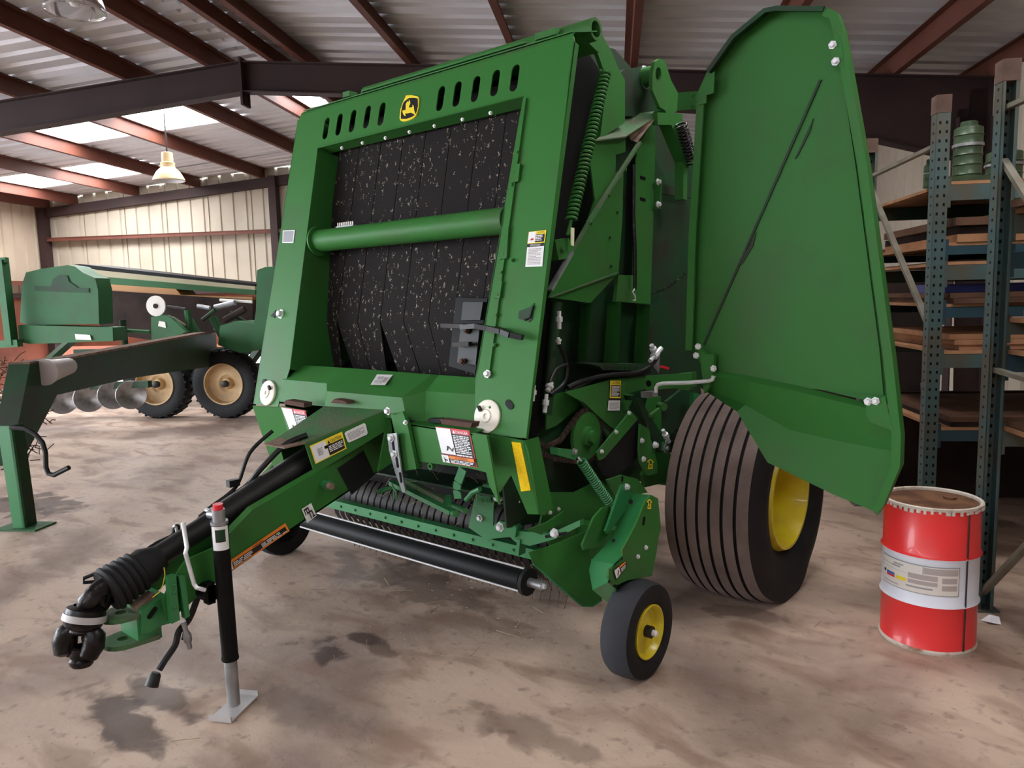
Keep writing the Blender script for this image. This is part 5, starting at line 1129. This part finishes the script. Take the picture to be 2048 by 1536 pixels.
def dq(u0, u1, za, zb, mt, off):
    n = max(2, int(abs(u1 - u0) / .08)); vs = []
    for k in range(n + 1):
        u = u0 + (u1 - u0) * k / n; vs += [onD(u, za, off), onD(u, zb, off)]
    m.add(vs, [(2 * k, 2 * k + 2, 2 * k + 3, 2 * k + 1) for k in range(n)], mt)
LA, LB, LZ0, LZ1 = -1.18, .62, z1 + .055, z2 - .035
dq(LA, LB, LZ0, LZ1, 'label_grey', .0005); dq(LA + .02, LB - .02, LZ0 + .004, LZ1 - .004, 'label_cream', .001)
U = lambda a: LA + (LB - LA) * a; Z = lambda b: LZ1 + (LZ0 - LZ1) * b
for (a, b, c, d, mt) in [(.60, .06, .98, .28, 'label_taupe'), (.42, .32, .75, .5, 'label_taupe'), (.42, .54, .75, .68, 'label_taupe'), (.8, .36, .97, .55, 'label_taupe'), (.8, .62, .97, .80, 'label_taupe'), (.40, .76, .70, .82, 'label_grey'),
                         (.22, .12, .36, .17, 'label_grey'), (.2, .2, .32, .26, 'label_grey'), (.0, .22, .2, .24, 'label_grey'), (.585, .04, .595, .3, 'label_grey'), (.0, .36, .4, .37, 'label_grey'),
                         (.10, .52, .24, .60, 'label_blue'), (.10, .61, .24, .68, 'label_red'), (.26, .56, .4, .68, 'label_yellow'), (.04, .5, .08, .6, 'label_black'), (.05, .86, .3, .89, 'label_grey')]:
    dq(U(a), U(c), Z(d), Z(b), mt, .0016)
m.sharp = 80; m.build('paper_label', DR, 'printed cream paper label')
m = MB(); vs = []
for z in (.01, dh - .01): vs.append(z)
m.tube([onD(.80, .02, .001), onD(.80, dh - .02, .001)], .004, 'steel_dark', 6); m.build('seam', DR, 'dark vertical seam')
# scrap of paper
c = on(1981, 1245, ZP(0)); m = MB()
m.add([c + Vector(q) for q in [(-.045, 0, .0), (0, -.03, .012), (.045, -.005, .002), (.03, .045, .022), (-.01, .03, .028), (0, .0, .03)]], [(0, 1, 5), (1, 2, 5), (2, 3, 5), (3, 4, 5), (4, 0, 5)], 'paper')
m.build('paper_scrap', None, 'crumpled white scrap of paper on the floor by the rack foot', 'paper', smooth=False)

# ================================================================== pallet racks
XA = 1.86
def shedthing(name, x, y, z, label, cat, group=None):
    o = thing(name, bw(x, y, z), label, cat, group); o.rotation_euler = (0, 0, TH); o['_sx'] = 0; del o['_sx']; SH[o] = Vector((x, y, z)); return o
SH = {}
def spart(mb, name, parent, label=None, **k):
    """part given in shed coordinates under a thing that is turned with the shed"""
    WLOC[parent] = SH[parent] if parent in SH else WLOC[parent]
    o = mb.build(name, parent, label, **k); return o
def post(mb, x, y, h, face, mt='rack_teal', top='post_top'):
    w, t = .076, .004
    mb.box((x, y - face * 0, h / 2), (.0, .0, .0), mt) if False else None
    yw = y + face * (w / 2 - t / 2)
    mb.box((x, yw, h / 2), (w, t, h), mt)
    for s in (-1, 1): mb.box((x + s * (w / 2 - t / 2), y, h / 2), (t, w, h), mt); mb.box((x + s * (w / 2 - .008), y - face * (w / 2 - .002), h / 2), (.016, t, h), mt)
    mb.box((x, y, h - .05), (w + .004, w + .004, .10), top)
    k = .08
    while k < h - .12:
        for s in (-1, 1): mb.box((x + s * .018, yw, k), (.011, t + .003, .017), 'black_paint')
        mb.box((x - w / 2, y, k), (.003, .012, .012), 'black_paint')
        k += .051
    mb.box((x, y, .004), (.12, .12, .008), mt)
def pxz(u, v, pl): return on(u, v, pl).z
def rack(name, y0, y1, h, braces, levels, label, beam_mats):
    R = shedthing(name, XA, y0, 0, label, 'rack')
    x1 = 3.72
    for k, x in enumerate((XA, x1)):
        for (y, f) in ((y0, -1), (y1, 1)):
            m = MB(); post(m, x, y, h, f); spart(m, 'post', R)
        m_ = None
        for (ya, za, yb, zb) in braces:
            m = MB(); m.bar((x, ya, za), (x, yb, zb), .034, .022, 'rack_grey' if k == 0 else 'rack_teal'); spart(m, 'brace', R)
    for i, (z, hb) in enumerate(levels):
        for y in (y0, y1):
            m = MB(); m.box(((XA + x1) / 2, y, z - hb / 2), (x1 - XA - .08, .045, hb), beam_mats[i % len(beam_mats)]); m.box((XA + .05, y, z - hb / 2), (.02, .05, hb + .08), beam_mats[i % len(beam_mats)]); spart(m, 'beam', R)
    return R
yA0, yA1 = 4.74, 5.95
zz = lambda v, u=1920, y=yA0: pxz(u, v, BY(y))
LV = [(zz(370), zz(370) - zz(401)), (zz(492), zz(492) - zz(509)), (zz(530), zz(530) - zz(560)), (zz(614), zz(614) - zz(635)), (zz(708), zz(708) - zz(735)), (zz(860), zz(860) - zz(881))]
bA = lambda u, v: (lambda p: (wb(p).y, p.z))(on(u, v, BX(XA)))
bra = []
for (p, q) in [((1745, 352), (1860, 297)), ((1741, 369), (1854, 667)), ((1848, 765), (1800, 862))]:
    a, b = bA(*p), bA(*q); bra.append((yA1 if a[0] > 5.4 else a[0], a[1], yA0 if b[0] < 5.4 else b[0], b[1]))
bra = [(min(max(a, yA0), yA1), za, min(max(b, yA0), yA1), zb) for a, za, b, zb in bra] + [(yA1, .35, yA0, .1)]
hA = zz(193, 1870)
rack('pallet_rack', yA0, yA1, hA, bra, LV, 'teal and grey pallet rack behind the drum, its shelves loaded with timber boards', ['rack_teal', 'rack_blue'])
yB1, yB0 = 4.0, 2.95
hB = pxz(1978, 124, BY(yB1)); brb = []
for (p, q) in [((1985, 228), (2048, 200)), ((1985, 285), (2048, 385)), ((1985, 738), (2048, 757)), ((1965, 1192), (2048, 1102))]:
    a, b = bA(*p), bA(*q); sl = (b[1] - a[1]) / (b[0] - a[0]); brb.append((yB1, a[1] + sl * (yB1 - a[0]), yB0, a[1] + sl * (yB0 - a[0])))
brb = [(a, max(za, .08), b, min(zb, hB - .05)) for a, za, b, zb in brb]
zb_ = lambda v: pxz(2005, v, BY(yB1))
LB_ = [(zb_(430), .09), (zb_(505), .08), (zb_(645), .06), (zb_(708), .09), (zb_(860), .08)]
rack('pallet_rack', yB0, yB1, hB, brb, LB_, 'teal pallet rack at the right edge with the tallest perforated post, nearest the drum', ['rack_teal', 'rack_blue'])
# shelf boards: decks and stacked timber, each a thing
ORD = ['topmost', 'second', 'third', 'fourth', 'fifth', 'lowest']
x1 = 3.72
def board(name, x0, xb, y0, y1, z, t, mt, label, cat='board', group=None, sag=0.0, tilt=0.0):
    m = MB(); n = 8; vs = []
    for k in range(n + 1):
        s = k / n; dz = -sag * math.sin(math.pi * s) + tilt * s
        for y in (y0, y1):
            for d in (0, t): vs.append(Vector((x0 + (xb - x0) * s, y, z + d + dz)))
    fs = []
    for k in range(n):
        a = 4 * k; b = a + 4; fs += [(a, b, b + 2, a + 2), (a + 1, a + 3, b + 3, b + 1), (a, a + 1, b + 1, b), (a + 2, b + 2, b + 3, a + 3)]
    fs += [(0, 2, 3, 1), (4 * n, 4 * n + 1, 4 * n + 3, 4 * n + 2)]
    m.add(vs, fs, mt); o = m.build(name, None, label, cat, group); c = WLOC[o]; o.location = bw(c.x, c.y, c.z); o.rotation_euler = (0, 0, TH); return o
for i, (z, hb) in enumerate(LV):
    board('plywood_deck', XA + .05, x1 - .05, yA0 - .02, yA1 + .02, z + .002, .018, 'plywood', 'light plywood deck on the %s beams of the far rack' % ORD[i])
stack = {1: 3, 2: 1, 3: 2, 4: 3, 5: 2}
for i, n in stack.items():
    z = LV[i][0] + .021; top = LV[i - 1][0] - LV[i - 1][1]
    for k in range(n):
        t = min(.045 if i == 1 else .03, (top - z - .03)); 
        if t < .008: break
        board('timber_board', XA + .08 + random.uniform(0, .08), x1 - .1 - random.uniform(0, .3), yA0 + random.uniform(-.06, .02), yA1 - random.uniform(.0, .2), z, t, random.choice(['old_timber', 'board_dark', 'plywood']) if i != 4 else 'plywood',
              '%s timber board on the %s shelf of the far rack' % (('only flat' if n == 1 else 'undermost' if k == 0 else 'uppermost' if k == n - 1 else 'middle'), ORD[i]), 'board', 'timber boards on the shelves of the far rack', sag=0)
        z += t + .002
board('yellow_board', XA + .35, x1 - .6, yA0 - .07, yA0 + .3, LV[1][0] + .024 + .047 * 3, .02, 'yellow_wood', 'thin yellow board on top of the stack on the second shelf of the far rack')
m = MB(); m.box((XA + .35, yA0 + .35, 0), (.5, .5, .05), 'blue_plastic'); 
o = m.build('folded_tarp', None, 'folded dark blue tarpaulin on the fourth shelf behind the open side shield', 'tarp'); o.location = bw(XA + .35, yA0 + .35, LV[3][0] + .021 + .064); o.rotation_euler = (0, 0, TH)
for i, (z, hb) in enumerate(LB_):
    if i in (1,): continue
    board('plywood_deck', XA + .05, x1 - .05, yB0 - .02, yB1 + .02, z + .002, .022, 'plywood', 'plywood deck on the %s beams of the near rack at the right edge' % {0: 'topmost', 2: 'third', 3: 'fourth', 4: 'lowest'}[i])
board('timber_board', XA + .02, x1 - .3, yB0 + .1, yB1 - .05, LB_[0][0] + .028, .035, 'old_timber', 'brown timber board lying on the topmost deck of the near rack')
board('timber_board', XA + .10, x1 - .3, yB0 + .1, yB1 - .05, LB_[2][0] + .028, .03, 'plywood', 'pale timber board lying on the third deck of the near rack')
board('timber_board', XA + .06, x1 - .3, yB0 + .1, yB1 - .02, LB_[4][0] + .028, .03, 'old_timber', 'brown timber board lying on the lowest deck of the near rack', sag=.0)
# dark panel standing under the racks and bin
m = MB(); m.box((2.9, 6.22, .42), (2.0, .05, .84), 'board_dark'); o = m.build('dark_panel', None, 'tall dark brown panel standing on the floor behind the far rack', 'panel'); o.location = bw(2.9, 6.22, 0); o.rotation_euler = (0, 0, TH)
m = MB(); m.box((2.4, 7.2, .9), (1.4, .05, 1.8), 'board_dark'); o = m.build('dark_panel', None, 'dark brown sheet panel standing further behind the racks near the shield', 'panel'); o.location = bw(2.2, 7.4, 0); o.rotation_euler = (0, 0, TH)
# ribbed green canisters on the top shelf
def canister(x, y, z, r, h, label, n=5):
    T_ = thing('canister', bw(x, y, z), label, 'canister'); c = bw(x, y, z); m = MB(); pr = [(0, 0), (0, r)]
    for k in range(n):
        a = h * (k + .15) / n; b = h * (k + .85) / n; pr += [(a, r), (a + .006, r * 1.06), (a + .014, r), (b, r)]
    pr += [(h, r * .98), (h + .01, r * .7), (h + .01, 0)]
    m.lathe(c, (0, 0, 1), pr, 'canister_green', 32); m.build('can', T_)
    m = MB(); m.lathe(c, (0, 0, 1), [(h + .01, r * .6), (h + .035, r * .6), (h + .04, r * .5), (h + .04, 0)], 'canister_green', 24); m.build('cap', T_)
    m = MB(); m.lathe(c, (0, 0, 1), [(h * .62, r * 1.02), (h * .62, r * 1.09), (h * .68, r * 1.09), (h * .68, r * 1.02)], 'galvanised', 32); m.build('band', T_, 'bright metal band')
zt_ = LV[0][0] + .021
px = wb(on(1934, 340, BY(5.0))).x
m = MB(); m.box((px - .02, 5.0, 0), (.26, .24, .05), 'canister_green'); o = m.build('flat_tin', None, 'flat green tin under the tall canister on the top shelf', 'tin'); o.location = bw(px - .02, 5.0, zt_); o.rotation_euler = (0, 0, TH)
canister(px, 5.0, zt_ + .052, .078, .29, 'tall ribbed green canister on the top shelf between the two rack posts')
canister(px - .21, 5.0, zt_ + .001, .035, .13, 'small green canister beside the tall one, half hidden by a rack post', 3)
canister(px + .30, 5.2, zt_ + .001, .10, .22, 'wide ribbed green canister on the top shelf at the right edge', 3)

# ================================================================== lamps
def bell_lamp(u, v, y, d, label, glass=False):
    P0 = on(u, v, BY(y)); T_ = thing('pendant_lamp', P0, label, 'lamp', None); r = d / 2
    m = MB()
    if glass:
        m.lathe(P0, (0, 0, 1), [(0, r), (.03, r * 1.0), (.10, r * .93), (.2, r * .72), (.27, r * .4), (.30, .09)], 'lamp_glass', 48)
        m.lathe(P0, (0, 0, 1), [(-.01, r * .98), (0, r * 1.03), (.01, r * .98)], 'lamp_glass', 48)
    else:
        m.lathe(P0, (0, 0, 1), [(0, r), (.01, r * 1.02), (.06, r * .93), (.14, r * .72), (.20, r * .45), (.24, .10)], 'lamp_cream', 48)
        m.lathe(P0, (0, 0, 1), [(.0, r * .98), (.05, r * .9), (.13, r * .68), (.2, r * .3), (.2, 0)], 'label_white', 48)
    m.build('shade', T_, 'clear glass shade' if glass else 'cream bell shade')
    m = MB(); top = .27 if glass else .22; m.lathe(P0, (0, 0, 1), [(top, .0), (top, .10), (top + .05, .105), (top + .06, .085), (top + .2, .08), (top + .21, .05), (top + .21, 0)], 'lamp_cream' if not glass else 'steel_dark', 24); m.build('ballast', T_)
    q = wb(P0); zr_ = roof_z(q.x) - .2
    m = MB(); m.cyl(P0 + Vector((0, 0, top + .2)), Vector((P0.x, P0.y, zr_ + .19)), .012, 'steel_dark', 8); m.build('stem', T_)
    m = MB(); m.lathe(P0 + Vector((0, 0, .10)), (0, 0, 1), [(-.07, 0), (-.06, .03), (-.02, .05), (.05, .04), (.08, .02)], 'bulb_glass', 20); m.build('bulb', T_)
mat('bulb_glass', (240, 240, 240), 0.1)
g = mat('lamp_glass', (210, 210, 214), 0.08); gb = g.node_tree.nodes['Principled BSDF']; gb.inputs['Transmission Weight'].default_value = .75
bell_lamp(338, 362, 11.0, .46, 'cream bell-shaped lamp hanging from the roof near the skylights')
bell_lamp(150, 22, 6.0, .46, 'clear glass high-bay lamp cut off by the top left edge', True)

# ================================================================== the machine at the left (grain drill)
GD = thing('grain_drill', bw(-6.5, 10.2, 0), 'old green seed drill with twin tan-rimmed wheels and a long tongue at the left', 'seed drill')
def G(name, mb, label=None, parent=None, **k): return mb.build(name, parent or GD, label, **k)
yv = bw(0, 1, 0)
def gp(pix, y, t, mt, name=None, label=None, parent=None):
    m = MB(); m.prism(poly(pix, BY(y)), yv * t, mt)
    return G(name, m, label, parent) if name else m
for (u, v, y) in ((456, 767, 10.25), (320, 775, 10.25)):
    c = on(u, v, BY(y)); c.z = .505
    w = thing('wheel', c, None, None); w.parent = GD; w.location = c - WLOC[GD]
    m = MB(); pr = [(-.13, .30), (-.14, .36), (-.15, .43), (-.13, .48), (-.08, .50), (.08, .50), (.13, .48), (.15, .43), (.14, .36), (.13, .30)]
    m.lathe(c, yv, pr, 'black_rubber', 48)
    for k in range(28):
        a = 2 * math.pi * k / 28
        for s in (-1, 1):
            x_ = bw(1, 0, 0); d = x_ * math.cos(a) + Vector((0, 0, 1)) * math.sin(a); m.bar(c + d * .5 + yv * s * .01, c + (x_ * math.cos(a + .08) + Vector((0, 0, 1)) * math.sin(a + .08)) * .485 + yv * s * .13, .03, .03, 'black_rubber', d)
    m.build('tire', w)
    m = MB(); m.lathe(c, -yv, [(.13, .305), (.145, .30), (.14, .285), (.09, .275), (.05, .265), (.02, .20), (.03, .13), (.0, .09), (.06, .07), (.07, 0)], 'tan_rim', 40); m.build('rim', w, 'dusty tan rim')
    m = MB(); m.lathe(c, -yv, [(.05, .05), (.12, .05), (.13, .03), (.13, 0)], 'black_plastic', 16); m.build('hub', w)
# tongue from the wheels towards the front
p1, p2 = bw(-.585 * 9.75, 9.75), bw(-4.50, 5.0)
tn = (p2 - p1).cross(Vector((0, 0, 1))).normalized(); TPN = (p1, tn)
m = MB(); tt = tn * (.16 if tn.dot(EYE_P - p1) < 0 else -.16)
m.prism(poly([(60, 728), (146, 717), (412, 668), (432, 668), (436, 728), (422, 733), (258, 757), (114, 790), (98, 822), (54, 905), (40, 930), (34, 860)], TPN), tt, 'dark_green'); G('tongue', m, 'dark green angled tongue')
m = MB(); m.prism(poly([(60, 728), (146, 717), (412, 668), (412, 664), (146, 713), (58, 724)], TPN), tt, 'dust'); G('tongue_top', m, 'dust-covered top edge')
m = MB(); a, b = on(80, 745, TPN), on(130, 732, TPN); m.tube([a - tt * .2, a.lerp(b, .3) - tt * .2, b - tt * .2], [.11, .09, .07], 'label_taupe', 14); G('document_tube', m, 'beige tube on the tongue')
gl = lambda pix: [on(u, v, BY(4.94)) for u, v in pix]
m = MB(); m.prism(gl([(-6, 852), (22, 852), (50, 1056), (26, 1056)]), yv * .02, 'bright_green'); m.prism([*gl([(22, 852), (50, 1056)]), gl([(50, 1056)])[0] + yv * .12, gl([(22, 852)])[0] + yv * .12], bw(-.02, 0, 0), 'dark_green'); G('support_stand', m, 'bright green stand leg')  # side face in darker green, its shade put into the colour
c = on(52, 1054, ZP(0)); m = MB(); m.box(c + Vector((0, 0, .006)), (.34, .22, .012), 'old_green', Matrix.Rotation(TH, 3, 'Z')); G('stand_foot', m)
m = MB(); m.tube([on(u, v, BY(4.9)) for u, v in [(22, 855), (50, 857), (70, 868), (85, 885), (91, 905), (92, 935), (97, 947), (108, 950), (138, 935)]], .018, 'hydraulic_hose', 8); G('hydraulic_hose', m)
gp([(45, 566), (52, 545), (80, 538), (135, 530), (150, 533), (165, 545), (190, 556), (196, 580), (198, 648), (60, 650), (40, 645), (42, 600)], 9.6, .3, 'old_green', 'seed_box', 'green seed box with a faded dark emblem')
decal('faded_emblem', GD, [on(u, v, BY(9.59)) for u, v in ((70, 545), (178, 552), (178, 586), (70, 582))], [('r', .0, .72, 1, .98, 'dark_green'), ('p', [(.3, .72), (.34, .3), (.45, .05), (.6, .05), (.64, .4), (.75, .6), (.8, .72)], 'dark_green')], 'faded dark emblem', step=.002)
gp([(36, 650), (225, 655), (226, 682), (60, 688), (38, 684)], 9.5, .3, 'old_green', 'box_skirt', 'blue-green lower skirt')
decal('white_label', GD, [on(u, v, BY(9.48)) for u, v in ((150, 668), (180, 670), (183, 680), (152, 679))], [('r', 0, 0, 1, 1, 'label_pale')], 'pale label', step=.002)
gp([(146, 528), (160, 528), (510, 568), (510, 572), (193, 540)], 11.4, .9, 'black_paint', 'lid_shadow_strip', 'black strip standing for the shadow along the lid')  # shadow along the lid drawn as a black strip
gp([(165, 534), (193, 540), (510, 573), (510, 580), (200, 553)], 11.38, .9, 'beige_trim', 'lid', 'beige edge of the long lid')
gp([(196, 553), (510, 580), (510, 590), (198, 567)], 11.36, .8, 'old_green', 'long_hopper', 'long green hopper')
gp([(198, 567), (350, 578), (360, 590), (505, 594), (505, 600), (200, 580)], 11.34, .5, 'orange_trim', 'orange_strip', 'rusty orange strip')
gp([(198, 580), (505, 600), (505, 640), (420, 668), (300, 680), (200, 665)], 11.3, .3, 'board_dark', 'hopper_underside')
c = on(313, 612, BY(9.9)); m = MB(); m.lathe(c, -yv, [(0, 0), (0, .145), (.02, .145), (.025, .12), (.015, .05), (.02, .04), (.02, 0)], 'label_cream', 30); m.lathe(c - yv * .02, -yv, [(0, .035), (.01, .035), (.01, 0)], 'board_dark', 16); G('spool', m, 'cream round spool')
gp([(302, 634), (330, 630), (345, 638), (372, 664), (340, 676), (303, 682)], 9.8, .1, 'old_green', 'gusset')
gp([(318, 642), (330, 644), (332, 656), (316, 652)], 9.79, .01, 'label_cream', 'small_label')
for i, (u0, v0, u1, v1, r, mt) in enumerate([(335, 613, 372, 618, .02, 'steel_dark'), (345, 635, 372, 652, .02, 'straw'), (375, 620, 380, 668, .05, 'old_green'), (395, 612, 420, 616, .03, 'galvanised'), (405, 640, 430, 620, .03, 'dark_green'), (430, 615, 470, 605, .04, 'galvanised'),
        (440, 600, 505, 604, .02, 'label_cream'), (450, 640, 490, 618, .05, 'board_dark'), (378, 640, 395, 668, .06, 'old_green'), (425, 635, 445, 672, .06, 'old_green'), (460, 625, 500, 650, .03, 'dark_green'), (250, 690, 245, 640, .05, 'dark_green'), (228, 660, 300, 664, .03, 'old_green')]):
    m = MB(); m.cyl(on(u0, v0, BY(9.9 + .05 * i)), on(u1, v1, BY(9.9 + .05 * i)), r, mt, 10); G('hydraulic_pipe', m)
gp([(440, 652), (470, 642), (512, 648), (520, 700), (480, 706), (436, 690)], 9.9, .5, 'old_green', 'side_frame', 'blue-green side frame')
gp([(514, 540), (530, 534), (552, 533), (552, 700), (500, 700), (512, 620)], 9.7, .12, 'old_green', 'end_panel', 'green end panel')
m = MB(); m.bar(on(4, 520, BY(9.4)), on(24, 690, BY(9.4)), .13, .1, 'old_green'); m.bar(on(-10, 522, BY(9.4)), on(14, 520, BY(9.4)), .07, .07, 'old_green', (0, 1, 0)); m.bar(on(-20, 690, BY(9.4)), on(40, 686, BY(9.4)), .1, .1, 'old_green'); G('end_post', m)
m = MB(); m.bar(bw(-9.2, 10.4, .72), bw(-5.2, 10.4, .72), .12, .12, 'dark_green'); G('axle_beam', m)
m = MB(); m.bar(bw(-9.0, 11.5, .9), bw(-5.0, 11.5, .9), .12, .12, 'dark_green')
for x in (-8.8, -7.2, -5.4): m.bar(bw(x, 10.4, .72), bw(x, 11.5, 1.3), .1, .1, 'dark_green')
G('rear_frame', m)
for (u, v) in ((125, 800), (178, 796), (226, 790), (262, 790)):
    c = on(u, v, BY(9.3)); ax = bw(.62, -.75, .1).normalized(); m = MB(); m.lathe(c, ax, [(.0, 0), (.0, .06), (.02, .12), (.05, .19), (.045, .193), (.012, .12), (-.01, .06), (-.01, 0)], 'disc_steel', 36); G('disc', m, 'worn concave steel disc')
m = MB(); m.bar(on(100, 775, BY(9.35)), on(300, 768, BY(9.35)), .09, .09, 'dark_green')
for u in (125, 178, 226, 262): m.bar(on(u, 772, BY(9.35)), on(u + 4, 792, BY(9.35)), .05, .03, 'dark_green')
G('disc_gang', m)
# dry brush heap at the far left
m = MB(); base = on(12, 800, BY(7.2))
for k in range(260):
    p = base + bw(random.uniform(-.55, .35), random.uniform(-.3, .3), random.uniform(-.35, .42)); p.z = max(p.z, .1); d = Vector((random.uniform(-.14, .14), random.uniform(-.14, .14), random.uniform(-.1, .12))); m.tube([p, p + d * .5 + Vector((0, 0, .02)), p + d], .006, 'old_timber', 4, cap=False)
base.z = 0
for k in range(160):
    p = base + bw(random.uniform(-.5, .3), random.uniform(-.3, .3), random.uniform(.0, .7)); d = Vector((random.uniform(-.14, .14), random.uniform(-.14, .14), random.uniform(-.1, .12))); p.z = max(.01, p.z); q = p + d; q.z = max(.005, q.z); m.tube([p, q], .006, 'board_dark', 4, cap=False)
m.build('dry_brush', None, 'heap of dry brown twigs at the far left behind the drill tongue', 'brush', kind='stuff')
# chaff and grit on the floor
m = MB()
for k in range(300):
    u = random.gauss(1000, 170); v = random.uniform(1130, 1320)
    if random.random() < .35: u, v = random.uniform(100, 1950), random.uniform(1050, 1500)
    p = on(u, v, ZP(.003)); a = random.uniform(0, 6.28); L = random.uniform(.004, .02) if k % 12 else random.uniform(.06, .16); w = .001
    d = Vector((math.cos(a), math.sin(a), 0)); n = Vector((-d.y, d.x, 0)) * w; up_ = Vector((0, 0, random.uniform(.001, .012)))
    m.add([p - n, p + n, p + n + d * L + up_, p - n + d * L + up_, p + Vector((0, 0, .002)), p + d * L + up_ + Vector((0, 0, .002))], [(0, 3, 5, 4), (1, 4, 5, 2), (0, 1, 2, 3)], 'straw')
m.build('straw_litter', None, 'scattered pale straw and chaff on the concrete in front of the pickup', 'straw', kind='stuff', smooth=False)
